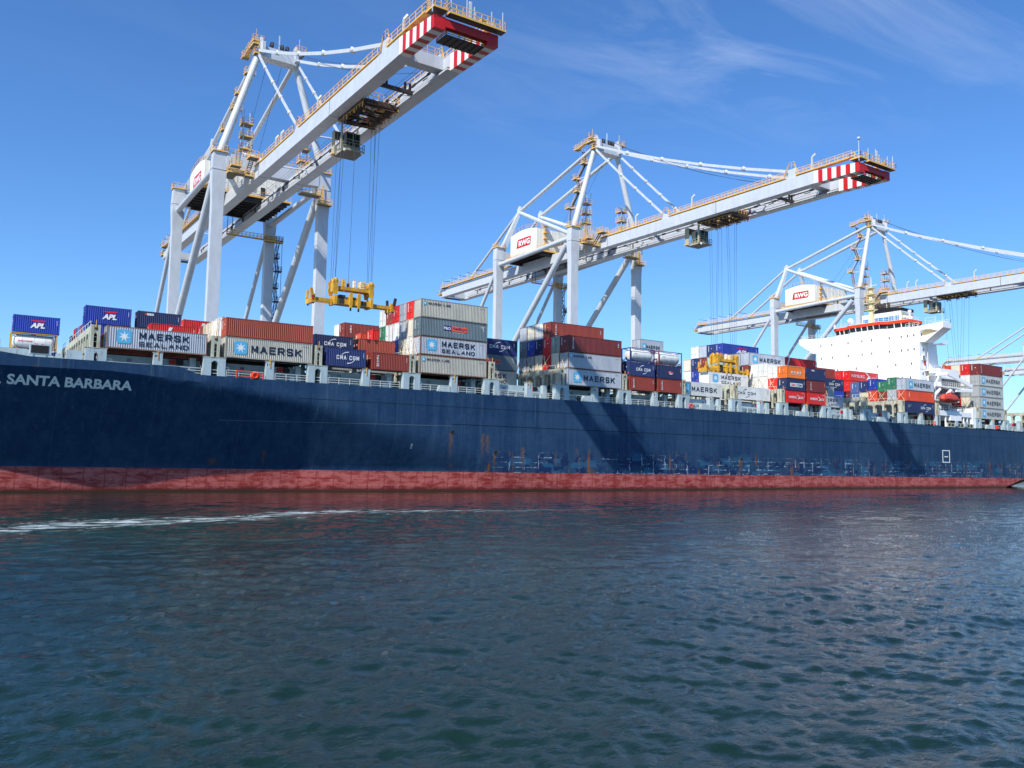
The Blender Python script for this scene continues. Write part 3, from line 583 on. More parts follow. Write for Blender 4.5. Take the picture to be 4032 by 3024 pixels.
# ---- superstructure
XS = 208.0
sup = MB(); A = lambda *a: sup.box(*a, M_superw)
A(XS, XS+2.6, 121.4, 152.4, 15.4, 41.5); A(XS+2.6, XS+10, 122.4, 151.5, 15.4, 37.5); A(XS+2.6, XS+7.5, 121.8, 152.0, 33, 41.2)
sup.prism([(XS+2.6, 15.4), (XS+2.6, 37.4), (XS+8.9, 37.4), (XS+9.6, 32), (XS+15.5, 30), (XS+15.5, 15.4)], 'y', 121.9, 151.6, M_superw)
for z in (37.45, 33.9, 30.3): sup.box(XS+0.0, XS+2.62, 121.37, 121.4, z, z+0.05, M_dark)
supo = sup.build('accommodation_block', ship)
wing = MB(); wp = [(121.4, 41.6), (115.2, 41.95), (115.2, 40.5), (119.9, 37.3), (121.4, 37.3)]
wing.prism([(2*YC-y, z) for y, z in wp], 'x', XS+0.02, XS+4.2, M_superw); wing.build('bridge_wing', ship); wing = MB()
# near wing with the recess under the bridge wing
wing.prism([(121.4, 41.6), (115.2, 41.95), (115.2, 40.5), (116.4, 39.7), (119.0, 40.55), (120.8, 40.5), (121.4, 40.1)], 'x', XS+0.3, XS+4.2, M_superw)
wing.prism([(116.4, 39.7), (119.9, 37.3), (121.4, 37.3), (121.4, 38.6), (119.6, 39.0)], 'x', XS+0.3, XS+4.2, M_superw)
wing.prism([(116.4, 39.7), (119.6, 39.0), (121.4, 38.6), (121.4, 40.1), (120.8, 40.5), (119.0, 40.55)], 'x', XS+1.6, XS+4.15, M_cream)
wing.build('bridge_wing', ship)
wh = MB(); plan = [(XS+2.2, 125.4), (XS+1.7, 131.2), (XS+0.35, 132.6), (XS+0.35, 141.6), (XS+1.7, 143.0), (XS+2.2, 147.4), (XS+7.5, 147.4), (XS+7.5, 125.4)]
def ring(z0, z1, m, off0=0.0, off1=0.0):
    c = (XS+4, 136.4); n = len(plan)
    sc = lambda p, o: (p[0] + (-o if p[0] < XS+4 else o), p[1] + (-o if p[1] < 136.4 else o))
    vs = [(*sc(p, off0), z0) for p in plan] + [(*sc(p, off1), z1) for p in plan]
    wh.add(vs, [tuple(range(n))[::-1], tuple(range(n, 2*n))] + [(i, (i+1) % n, n+(i+1) % n, n+i) for i in range(n)], m)
ring(41.5, 42.0, M_superw); ring(42.0, 43.3, M_glass, -0.05, 0.25); ring(43.25, 44.05, M_orange, 0.42, 0.42); ring(44.05, 44.15, M_superw, 0.3, 0.3)
who = wh.build('wheelhouse', ship)
fr = MB()
for (p, q) in zip(plan, plan[1:]+plan[:1]):
    if p[0] > XS+4 and q[0] > XS+4: k = 10
    else: k = max(1, round(math.dist(p, q)/1.75))
    for i in range(k+1):
        x = p[0]+(q[0]-p[0])*i/k; y_ = p[1]+(q[1]-p[1])*i/k
        ox = -1 if x < XS+4 else 1
        fr.beam((x-0.02*ox*-1, y_, 41.95), (x+0.27*ox, y_ + (-0.2 if y_ < 126 else 0), 43.3), 0.16, 0.2, M_superw)
    fr.beam((*p, 42.0), (*q, 42.0), 0.16, 0.12, M_superw)
fr.build('window_frame', who)
pw = MB(); prow = [((122.8, 124.5, 126.3, 129.7, 134.9, 137.8, 142.1, 147.3, 150.9), 39.25), ((122.8, 124.5, 126.3, 129.7, 134.9, 137.8, 142.1, 147.2, 150.7), 35.6), ((123.6, 128.0, 133.2, 139.7, 145.5), 31.9), ((124.0, 126.2, 130.4, 136, 142), 28.3)]
for ys_, z in prow:
    for y_ in ys_:
        b = MB(); b.box(XS-0.04, XS+0.02, y_-0.21, y_+0.21, z-0.36, z+0.36, M_superw); b.box(XS-0.05, XS-0.035, y_-0.16, y_+0.16, z-0.3, z+0.3, M_wfill); b.build('porthole', ship)
b = MB()
for X, z in ((XS+1.0, 39.3), (XS+1.7, 35.4), (XS+1.4, 29.2)): b.box(X-0.18, X+0.18, 121.34, 121.4, z-0.36, z+0.36, M_wfill)
b.build('side_window', ship)
t_ = MB(); t_.box(XS+0.7, XS+2.0, 121.0, 121.35, 32.7, 33.9, M_superw); t_.box(XS+0.85, XS+1.9, 120.96, 121.0, 32.85, 33.75, M_ltb); put_text(t_, 'E R', XS+1.0, 33.05, 0.8, 0.5, M_ltw, 120.94, 0.03); t_.build('company_plate', ship)
# rails on the bridge wings and monkey island
b = MB()
b.rail([(XS+0.4, 121.6, 41.6), (XS+0.4, 125.3, 41.6)], M_rail, 1.0, 1.3, 0.04); b.rail([(XS+0.4, 147.5, 41.6), (XS+0.4, 158.2, 41.9), (XS+4, 158.2, 41.9)], M_rail, 1.0, 1.3, 0.04)
b.rail([(XS+4.1, 121.2, 41.9), (XS+4.1, 115.3, 41.95), (XS+0.8, 115.3, 41.95)], M_rail, 1.0, 1.5, 0.04); b.rail([(XS+0.6, 117.2, 41.95), (XS+0.6, 120.0, 41.95)], M_rail, 1.5, 2.8, 0.05)
b.rail([(XS+0.4, 132.6, 44.1), (XS+0.4, 141.6, 44.1), (XS+1.8, 143, 44.1), (XS+2.2, 147, 44.1)], M_rail, 1.1, 1.2, 0.04); b.rail([(XS+0.4, 132.6, 44.1), (XS+1.8, 131.2, 44.1), (XS+2.2, 125.6, 44.1), (XS+7, 125.6, 44.1)], M_rail, 1.1, 1.2, 0.04)
b.build('bridge_railing', ship)
# mast
b = MB(); mx_, my = XS+4, 137.3
b.beam((mx_, my, 44), (mx_, my, 54), 1.1, 1.1, M_cream, 0.75, 0.75)
for z, wdt in ((48.3, 2.6), (50.2, 3.4), (52.6, 2.6), (54.4, 1.6)):
    b.box(mx_-1.0, mx_+1.0, my-wdt/2, my+wdt/2, z, z+0.15, M_cream); b.rail([(mx_-1.0, my-wdt/2, z+0.1), (mx_-1.0, my+wdt/2, z+0.1)], M_cream, 0.9, 0.8, 0.04)
    b.prism([(my-wdt/2, z), (my+wdt/2, z), (my, z-1.0)], 'x', mx_-0.3, mx_+0.3, M_cream)
b.tube((mx_, my, 54), (mx_, my, 57.5), 0.14, M_cream, 8); b.beam((mx_, my-1.8, 55.2), (mx_, my+1.8, 55.2), 0.15, 0.15, M_rail); b.beam((mx_-0.6, my-1.2, 50.9), (mx_-0.6, my+1.2, 50.9), 0.25, 0.25, M_superw)
b.build('radar_mast', ship)
b = MB()
for x, y_, z, r_ in ((XS+2, 142.6, 45.6, 0.85), (XS+5, 126.8, 46.6, 0.5), (XS+1, 147, 44.6, 0.3)):
    b.sphere((x, y_, z), r_, M_superw, 14, 10); b.tube((x, y_, 44), (x, y_, z-r_*0.7), 0.25, M_superw, 8)
b.build('satellite_dome', ship)
b = MB()
for x, y_, h in ((XS+1, 144.9, 2.6), (XS+1, 127.8, 2.6), (XS+6, 118.5, 5.0), (XS+3, 130, 3.0), (XS+4, 149, 2.0)): b.tube((x, y_, 41.7 if y_ < 120 else 44), (x, y_, (41.7 if y_ < 120 else 44)+h), 0.06, M_rail, 6)
b.build('whip_antenna', ship)
# funnel casing aft of the bridge
b = MB(); fx0, fx1, fy0, fy1 = 221.5, 227.6, 134.4, 146.5
b.box(fx0, fx1, fy0, fy1, 15.4, 48.6, M_superw); b.box(fx0-0.04, fx0, fy0+0.5, fy1-0.3, 46.0, 47.7, M_blue); b.box(fx0-0.12, fx1+0.06, fy0-0.1, fy1+0.06, 48.6, 48.9, M_superw)
b.box(fx0-0.05, fx1+0.05, fy0-0.12, fy0+1.0, 48.9, 49.8, M_black); b.prism([(fy0+0.3, 48.9), (fy0+0.8, 49.9), (fy0+7, 50.6), (fy0+9.5, 48.9)], 'x', fx0+0.1, fx1, M_black)
b.box(fx0+0.4, fx1+0.06, fy0-0.05, fy0, 45.2, 48.3, M_bridge)
for k in range(4): b.tube((fx0+1.5, fy0+4.5+k*1.3, 50), (fx0+1.2, fy0+4.5+k*1.3, 52.0), 0.4, M_trol, 10)
for k in range(7): b.box(fx0-0.07, fx0-0.04, fy0+0.5+1.6*k, fy0+0.6+1.6*k, 46.0, 47.7, M_superw)
for k in range(3): b.sphere((fx0+1.2+1.7*k, fy0-0.2, 47.2), 0.5, M_superw, 10, 6)
b.build('funnel', ship)
# aft side galleries, stairs, davits
b = MB(); b.box(213.0, 221.5, 117.2, 122.5, 25.6, 25.9, M_superw); b.box(205.0, 208.0, 115.6, 121.4, 25.3, 25.6, M_superw); b.box(208.0, 216.5, 115.6, 117.4, 25.3, 25.6, M_superw)
b.rail([(204.9, 115.7, 25.6), (216.5, 115.7, 25.6)], M_rail, 1.1, 0.9, 0.045); b.box(204.5, 216.5, 116.0, 121.9, 21.8, 22.1, M_superw); b.rail([(204.5, 116.0, 22.1), (211, 116.0, 22.1)], M_rail, 1.1, 0.9, 0.045)
b.box(212.5, 221.5, 118.6, 121.9, 26, 30.6, M_superw); b.box(209.8, 211.8, 118.5, 121.9, 29.9, 30.15, M_superw); b.rail([(209.8, 118.5, 30.15), (211.8, 118.5, 30.15)], M_rail, 1.1, 0.6, 0.045)
b.box(211.0, 212.0, 120.8, 121.9, 36.9, 37.1, M_superw); b.box(215.9, 218.6, 119.9, 121.9, 37.4, 37.6, M_superw); b.rail([(216, 119.9, 37.6), (218.6, 119.9, 37.6)], M_rail, 1.1, 0.7, 0.045)
for k in range(9): b.box(209.5+0.33*k, 209.9+0.33*k, 118.8, 119.8, 28.9-0.36*k, 28.97-0.36*k, M_superw)
for k in range(9): b.box(205.2+0.33*k, 205.6+0.33*k, 116.3, 117.3, 25.1-0.36*k, 25.17-0.36*k, M_superw)
b.box(205.8, 206.0, 116.2, 116.4, 15.4, 25.3, M_superw); b.box(212.0, 212.25, 116.2, 116.45, 15.4, 25.3, M_superw); b.tube((210.9, 120.9, 26), (210.9, 120.9, 38.2), 0.12, M_cream, 8)
b.build('side_gallery', ship)
b = MB(); b.box(204.8, 216.4, 121.0, 121.3, 22.2, 25.1, M_gshade); b.box(205.2, 221.4, 120.9, 121.2, 19.5, 21.7, M_gshade); b.box(213.2, 221.0, 118.3, 118.55, 26.1, 28.0, M_gshade); b.box(212, 221.4, 119.6, 119.9, 22.2, 25.3, M_gshade); b.build('gallery_shade_panel', ship)  # added dark sheets that paint the shade of the open gallery spaces
b = MB(); b.box(210.0, 210.8, 121.3, 121.5, 31.4, 33.0, M_boat); b.box(211.4, 212.0, 121.3, 121.5, 29.4, 30.0, M_redv); b.build('red_fitting', ship)
b = MB(); b.box(205.8, 221.6, 115.6, 121.5, 18.1, 19.35, M_superw); b.box(211.2, 216.4, 115.5, 121.0, 17.0, 18.9, M_superw); b.box(221.9, 224.3, 115.5, 119, 15.4, 20.5, M_superw)
for X in (206.5, 209.3, 217.8, 219.6, 221.3): b.box(X, X+0.25, 115.7, 116.0, 15.4, 18.1, M_superw)
b.box(205.8, 223, 118.5, 121.9, 15.4, 18.1, M_dark); b.box(209.5, 222, 115.4, 115.7, 15.3, 16.4, M_bridge)
for k in range(8): b.box(209.9+1.5*k, 210.8+1.5*k, 115.36, 115.41, 15.55, 16.2, M_dark)
b.box(213, 214.2, 115.2, 115.4, 15.6, 17, M_deck); b.box(217.3, 218.6, 115.2, 115.4, 15.6, 16.9, M_deck)
b.rail([(205.9, 115.7, 19.35), (221.5, 115.7, 19.35)], M_rail, 1.1, 1.2, 0.045); b.lathe((206.5, 116.5, 20.2), (1, 0, 0), [(0, 0), (0.01, 0.6), (1.6, 0.6), (1.61, 0)], M_superw, 12)
for k in range(3): b.lathe((212+2.1*k, 116.4, 19.75), (1, 0, 0), [(0, 0), (0.05, 0.38), (1.3, 0.38), (1.35, 0)], M_superw, 12)
b.build('deck_house', ship)
b = MB(); b.beam((211.2, 116.2, 29.1), (221.9, 115.6, 26.2), 0.55, 0.7, M_superw, 0.6, 0.9); b.beam((209, 116.2, 25.3), (222.2, 115.6, 25.35), 0.4, 0.4, M_superw); b.beam((214.5, 115.8, 24.7), (222, 115.6, 25.0), 0.5, 0.55, M_superw)
b.beam((213.0, 116, 25.4), (213.8, 116, 23.9), 0.2, 0.2, M_superw); b.box(211.0, 212.0, 116, 121.9, 28.6, 29.4, M_superw)
for q in (205.2, 210.2): b.beam((q, 116.1, 24.0-0.9), (q+1.7, 115.6, 24.6+0.2), 0.5, 0.5, M_superw); b.beam((q-0.2, 116.3, 21.9), (q+0.2, 116.1, 23.3), 0.5, 0.5, M_superw)
b.beam((204.0, 116, 24.0), (206.4, 115.6, 27.8), 0.35, 0.35, M_superw); b.beam((204.2, 116.4, 24.0), (206.0, 118.5, 27.9), 0.3, 0.3, M_superw)
b.build('davit', ship)
lb = empty('lifeboat', (209.6, 114.9, 22.5), 'orange-red enclosed lifeboat hanging in white davits beside the bridge block', 'lifeboat')
b = MB(); n = 14
prof = [(-3.7, 0.05), (-3.4, 0.55), (-2.6, 0.95), (-1, 1.1), (1.2, 1.1), (2.6, 0.95), (3.3, 0.6), (3.65, 0.05)]
b.lathe((0, 0, 0), (1, 0, 0), prof, M_boat, 20); bo = b.build('canopy', lb)
b = MB(); b.lathe((0, 0, -0.35), (1, 0, 0), [(t*1.02, r_*1.04) for t, r_ in prof], M_boat, 20); ho = b.build('boat_hull', lb); ho.scale = (1, 1.05, 0.85)
b = MB(); b.box(0.2, 1.6, -0.6, 0.6, 0.9, 1.45, M_boat); b.box(0.3, 1.5, -0.62, -0.6, 1.1, 1.35, M_glass); b.build('conning_box', lb)
b = MB(); b.box(-3.5, 3.5, -1.2, -1.08, -0.35, -0.15, M_boat); b.beam((-2.6, 0, 0.9), (-2.6, 0, 2.1), 0.08, 0.08, M_rope); b.beam((2.4, 0, 0.9), (2.4, 0, 2.1), 0.08, 0.08, M_rope); b.build('fender_strip', lb)
# aft crane jib rests etc. beyond the stern stack
b = MB(); b.box(255, 261, 118, 156, 15.2, 17.5, M_deck); b.rail([(241, YN+0.6, 15.1), (261, YN+1.2, 15.0)], M_rail, 1.0, 1.5, 0.04, (0.35, 0.72, 1.1)); b.build('mooring_deck', ship)

# ------------------------------------------------------------------ shipping containers
W = 2.438
def corr_profile(a, b, depth, per):
    n = max(2, round((b-a)/per)); per = (b-a)/n; pts = []
    for i in range(n):
        x = a+i*per; pts += [(x, 0), (x+per*0.26, 0), (x+per*0.5, depth), (x+per*0.76, depth)]
    pts.append((b, 0)); return pts
def box_meshes(L, H, style):
    """body, frame and door-gear meshes; origin at lower -X -Y corner"""
    b = MB(); z0, z1 = 0.17, H-0.11; c = 0.14
    if style == 'reefer': pr = [(c, 0.0), (L-c, 0.0)]; pe = [(c, 0), (W-c, 0)]
    else: pr = corr_profile(c, L-c, 0.05, 0.275); pe = corr_profile(c, W-c, 0.045, 0.27)
    for sgn, y in ((1, 0.012), (-1, W-0.012)):
        n = len(pr); b.add([(x, y+sgn*d, z) for z in (z0, z1) for x, d in pr], [(i, i+1, n+i+1, n+i) if sgn > 0 else (i+1, i, n+i, n+i+1) for i in range(n-1)], M_body)
    for sgn, x in ((1, 0.02), (-1, L-0.02)):
        n = len(pe); b.add([(x+sgn*d, y, z) for z in (z0, z1) for y, d in pe], [(i+1, i, n+i, n+i+1) if sgn > 0 else (i, i+1, n+i+1, n+i) for i in range(n-1)], M_body)
    b.add([(c, c, z1), (L-c, c, z1), (L-c, W-c, z1), (c, W-c, z1)], [(0, 1, 2, 3)], M_body)
    b.box(c, L-c, c, W-c, 0.1, z0, M_dark)
    if style == 'reefer':
        k = 11
        for i in range(k): b.box(c+(L-2*c)*(i+.5)/k-0.012, c+(L-2*c)*(i+.5)/k+0.012, 0.004, 0.012, z0, z1, M_body)
    body = b.mesh('body')
    f = MB()
    for x in (0, L-c):
        for y in (0, W-c): f.box(x, x+c, y, y+c, 0.12, H-0.12, M_frame)
        for y in (-0.005, W-c-0.02):
            for z in (0, H-0.12): f.box(x-0.005, x+c+0.025, y, y+c+0.025, z, z+0.12, M_frame)
        f.box(x+0.01, x+c-0.03, c+0.02, W-c-0.02, H-0.12, H-0.01, M_frame); f.box(x+0.01, x+c-0.03, c+0.02, W-c-0.02, 0.03, 0.18, M_frame)
    for y in (0.003, W-0.07): f.box(c+0.02, L-c-0.02, y, y+0.067, H-0.1, H-0.02, M_frame); f.box(c+0.02, L-c-0.02, y, y+0.067, 0.05, 0.2, M_frame)
    frame = f.mesh('frame')
    d = MB(); x = -0.005
    for y in (0.42, 0.95, W-0.95, W-0.42): d.tube((x-0.02, y, 0.12), (x-0.02, y, H-0.12), 0.026, M_frame, 5)
    for y in (0.42, 0.95, W-0.95, W-0.42): d.box(x-0.06, x-0.01, y-0.02, y+0.3, 1.1, 1.15, M_frame)
    d.box(x-0.012, x+0.02, W/2-0.012, W/2+0.012, 0.2, H-0.15, M_black)
    door = d.mesh('door_gear')
    m = MB(); m.box(x-0.005, x+0.01, W-0.62, W-0.52, H*0.42, H-0.3, M_ltw); m.box(x-0.005, x+0.01, 0.9, 1.1, H*0.62, H*0.62+0.15, M_ltw); m.box(x-0.005, x+0.01, 0.45, 0.65, 0.4, 0.62, M_lto)
    mark = m.mesh('end_marking')
    return body, frame, door, mark
_bm = {}
COL = {}
for k_, c_ in dict(grey=(.66, .68, .68), silver=(.70, .73, .77), beige=(.72, .71, .66), slate=(.42, .49, .52), white=(.90, .90, .88), cream=(.86, .83, .75), brown=(.56, .22, .16), rust=(.66, .29, .20),
                   maroon=(.45, .16, .15), red=(.83, .13, .12), brightred=(.90, .16, .13), vermilion=(.84, .29, .16), orange=(.93, .47, .10), navy=(.13, .20, .42), darknavy=(.12, .17, .34), blue=(.13, .24, .62),
                   steelblue=(.32, .42, .62), green=(.20, .50, .36), greengrey=(.62, .67, .62), darkgrey=(.45, .48, .50)).items(): COL[k_] = s2l(c_)
CNAME = dict(grey='grey', silver='silver-grey', beige='beige-grey', slate='dark grey-green', white='white', cream='cream', brown='brown', rust='faded red-brown', maroon='dark maroon', red='red', brightred='bright red', vermilion='orange-red',
             orange='orange', navy='navy blue', darknavy='dark navy', blue='bright blue', steelblue='dull blue', green='green', greengrey='pale grey-green', darkgrey='dark grey')
def star_logo(mb, x, z, s, m=M_star):
    n = 6; pts = []
    for cx, cz, a0 in ((x+s-0.15*s, z+0.15*s, -90), (x+s-0.15*s, z+s-0.15*s, 0), (x+0.15*s, z+s-0.15*s, 90), (x+0.15*s, z+0.15*s, 180)):
        for i in range(4): a = R(a0+30*i); pts.append((cx+0.15*s*math.cos(a), cz+0.15*s*math.sin(a)))
    poly(mb, pts, m, -0.012)
    c = (x+s/2, z+s/2); o = len(mb.v); st = []
    for i in range(14): a = R(90+i*360/14); r_ = s*(0.40 if i % 2 == 0 else 0.15); st.append((c[0]+r_*math.cos(a), -0.02, c[1]+r_*math.sin(a)))
    mb.add([(c[0], -0.02, c[1])]+st, [(0, 1+i, 1+(i+1) % 14) for i in range(14)], M_ltw)
def arc(mb, cx, cz, r_, a0, a1, w_, m, sx=1.3):
    n = 10; vs = []
    for i in range(n+1):
        a = R(a0+(a1-a0)*i/n); t = w_*(0.25+0.75*i/n)
        vs += [(cx+sx*r_*math.cos(a), -0.018, cz+r_*math.sin(a)), (cx+sx*(r_+t)*math.cos(a), -0.018, cz+(r_+t)*math.sin(a))]
    mb.add(vs, [(2*i, 2*i+1, 2*i+3, 2*i+2) for i in range(n)], m)
def bird(mb, x, z, s, m):
    poly(mb, [(x, z+1.0*s), (x+.55*s, z+.80*s), (x+.95*s, z+.45*s), (x+1.15*s, z+.50*s), (x+1.05*s, z+.36*s), (x+.8*s, z+.34*s), (x+.7*s, z+.5*s)], m, -0.02)
    poly(mb, [(x+.8*s, z+.38*s), (x+.55*s, z+.30*s), (x+.28*s, z), (x+.42*s, z+.02*s), (x+.95*s, z+.2*s), (x+1.25*s, z+.1*s), (x+1.05*s, z+.36*s)], m, -0.021)
def lettering(kind, L, H):
    g = []; t = MB(); cd = MB(); desc = ''
    if kind == 'maersk': star_logo(t, L*0.095, H*0.2, H*0.62); put_block(g, 'MAERSK', L*0.285, H*0.31, L*0.585, H*0.36, M_navy, t=0.2); desc = 'with star square and bold black lettering'
    elif kind == 'maersk20': star_logo(t, L*0.07, H*0.25, H*0.44); put_block(g, 'MAERSK', L*0.24, H*0.33, L*0.60, H*0.25, M_navy, t=0.19); desc = 'with small star square and black lettering'
    elif kind == 'sealand': star_logo(t, L*0.095, H*0.26, H*0.6); put_block(g, 'MAERSK', L*0.31, H*0.51, L*0.50, H*0.30, M_navy, t=0.2); put_block(g, 'SEALAND', L*0.31, H*0.18, L*0.50, H*0.21, M_navy, t=0.2); desc = 'with star square and two lines of black lettering'
    elif kind == 'line': star_logo(t, L*0.03, H*0.66, H*0.2); put_block(g, 'MAERSK LINE', L*0.10, H*0.70, L*0.33, H*0.13, M_navy, t=0.2); desc = 'with a small upper-left star and lettering'
    elif kind in ('cma', 'cmaw'):
        m = M_ltw if kind == 'cma' else M_navy; x0, x1 = (L*0.24, L*0.82) if L < 7 else (L*0.50, L*0.86)
        if kind == 'cmaw': x0, x1 = L*0.15, L*0.62
        put_block(g, 'CMA CGM', x0, H*0.39, x1-x0, H*0.22, m, t=0.18); cx = (x0+x1)/2
        arc(t, cx, H*0.5, H*0.27, 165, 85, H*0.05, m, 1.4); arc(t, cx, H*0.5, H*0.27, -15, -95, H*0.05, m, 1.4); desc = 'with %s lettering between two arcs' % ('white' if kind == 'cma' else 'dark')
        if L > 7: put_text(g, 'shipping the', L*0.05, H*0.62, L*0.12, H*0.07, m); put_text(g, 'future', L*0.05, H*0.5, L*0.07, H*0.07, m)
    elif kind == 'cmalabel':
        quad(t, L*0.17, L*0.84, H*0.32, H*0.62, M_ltw, -0.012); put_text(g, 'CMA', L*0.2, H*0.37, L*0.28, H*0.19, M_ltr, bold=0.05); put_text(g, 'CGM', L*0.5, H*0.37, L*0.3, H*0.19, M_navy, bold=0.05); desc = 'with a white label of red and navy letters'
    elif kind == 'pando':
        quad(t, L*0.33, L*0.45, H*0.42, H*0.68, M_ltb, -0.012); quad(t, L*0.45, L*0.69, H*0.40, H*0.68, M_lto, -0.012)
        put_text(g, 'P&O', L*0.338, H*0.46, L*0.10, H*0.16, M_ltw, bold=0.03); put_text(g, 'Nedlloyd', L*0.465, H*0.44, L*0.21, H*0.19, M_ltb, bold=0.03); put_text(g, 'www.ponl.com', L*0.47, H*0.30, L*0.17, H*0.06, M_ltw); put_text(g, 'T', L*0.90, H*0.70, L*0.03, H*0.14, M_ltw, bold=.03); desc = 'with a blue and orange name panel'
    elif kind == 'triton':
        put_text(g, 'TRITON', L*0.075 if L > 7 else L*0.12, H*0.18, 0.34, H*0.66, M_ltw, vertical=True, bold=0.04); desc = 'with white letters running down its left end'
    elif kind == 'tex': put_text(g, 'TEX', L*0.09, H*0.35, 0.36, H*0.5, M_ltw, vertical=True, bold=0.04); desc = 'with short white letters running down'
    elif kind == 'apl':
        put_text(g, 'APL', L*0.36, H*0.30, L*0.32, H*0.30, M_ltw, bold=0.05, shear=0.25)
        poly(t, [(L*0.36, H*0.74), (L*0.40, H*0.70), (L*0.47, H*0.67), (L*0.52, H*0.64), (L*0.57, H*0.67), (L*0.66, H*0.67), (L*0.69, H*0.76)], M_ltr, -0.02); desc = 'with red wing mark over large white letters'
    elif kind == 'seaco': put_text(g, 'seaco', L*0.2, H*0.76, L*0.16, H*0.13, M_ltw, bold=0.03); poly(t, [(L*0.15, H*0.78), (L*0.185, H*0.78), (L*0.185, H*0.88), (L*0.15, H*0.88)], M_ltr, -0.02); desc = 'with a small red and white mark'
    elif kind == 'kline':
        s_ = H*0.55; x_ = L*0.28 if L < 7 else L*0.18
        poly(t, [(x_, H*0.12), (x_+0.35, H*0.12), (x_+1.15, H*0.85), (x_+0.7, H*0.85)], M_ltw, -0.012); put_text(g, 'N', x_+0.35, H*0.42, 0.42, H*0.22, M_navy, -0.02, bold=0.03, shear=0.5); desc = 'with a slanted white stripe'
    elif kind == 'oocl':
        poly(t, [(L*0.09, H*0.08), (L*0.125, H*0.08), (L*0.225, H*0.95), (L*0.19, H*0.95)], M_ltw, -0.012)
        for i in range(4): put_text(g, 'OOCL'[i], L*(0.108+0.024*i), H*(0.16+0.2*i), L*0.022, H*0.13, M_ltr, -0.02, bold=0.02, shear=0.4)
        desc = 'with a slanted white lettered stripe'
    elif kind == 'ccni':
        put_text(g, 'c c n i', L*0.23, H*0.40, L*0.52, H*0.24, M_ltw, bold=0.05); t.box(L*0.2, L*0.78, -0.02, -0.016, H*0.30, H*0.32, M_ltw); desc = 'with spaced white letters'
    elif kind == 'hamburg20':
        put_text(g, 'HAMBURG', L*0.1, H*0.38, L*0.42, H*0.2, M_ltw, bold=0.02); put_text(g, 'SÜD', L*0.72, H*0.38, L*0.17, H*0.22, M_ltw, bold=0.02); bird(t, L*0.52, H*0.32, L*0.17, M_ltw); put_text(g, 'SUDU', L*0.78, H*0.82, L*0.14, H*0.06, M_ltw); desc = 'with white bird and serif lettering'
    elif kind == 'hamburg':
        put_text(g, 'HAMBURG', L*0.05, H*0.36, L*0.46, H*0.30, M_ltw, bold=0.0); put_text(g, 'SÜD', L*0.76, H*0.30, L*0.19, H*0.30, M_ltw, bold=0.0); bird(t, L*0.52, H*0.22, L*0.17, M_ltw); desc = 'with large white bird and lettering'
    elif kind == 'globe':
        arc(t, L*0.5, H*0.5, 0.0, 0, 360, H*0.2, M_ltw, 1.5)
        for i in range(3): t.box(L*0.5-0.75, L*0.5+0.75, -0.024, -0.02, H*(0.40+0.08*i), H*(0.415+0.08*i), M_navy)
        put_text(g, 'GRID', L*0.38, H*0.44, L*0.24, H*0.12, M_ltr, -0.03, bold=0.04); desc = 'with a white globe mark'
    if kind in ('maersk', 'sealand', 'line', 'pando', 'cmaw'):
        put_text(g, 'MAEU 812 4406', L*0.885, H*0.80, L*0.07, H*0.04, M_navy if kind not in ('pando',) else M_ltw)
    if kind not in ('maersk', 'sealand', 'line'):
        for k in range(4): cd.box(L*0.93, L*0.945, -0.018, -0.012, H*(0.55+0.07*k), H*(0.585+0.07*k), M_ltw if kind not in ('cmaw', 'maersk20') else M_navy)
        if H < 0: pass
    return ([q.mesh('lettering') for q in g], t.mesh('logo') if t.v else None, cd.mesh('code_marking') if cd.v else None, desc)
_lm = {}
ORD = ['lowest', 'second', 'third', 'fourth', 'top']
NTH = ['first', 'second', 'third', 'fourth', 'fifth', 'sixth', 'seventh', 'eighth', 'ninth', 'tenth', 'eleventh', 'twelfth', 'thirteenth', 'fourteenth', 'fifteenth', 'sixteenth', 'seventeenth']
used_labels = set()
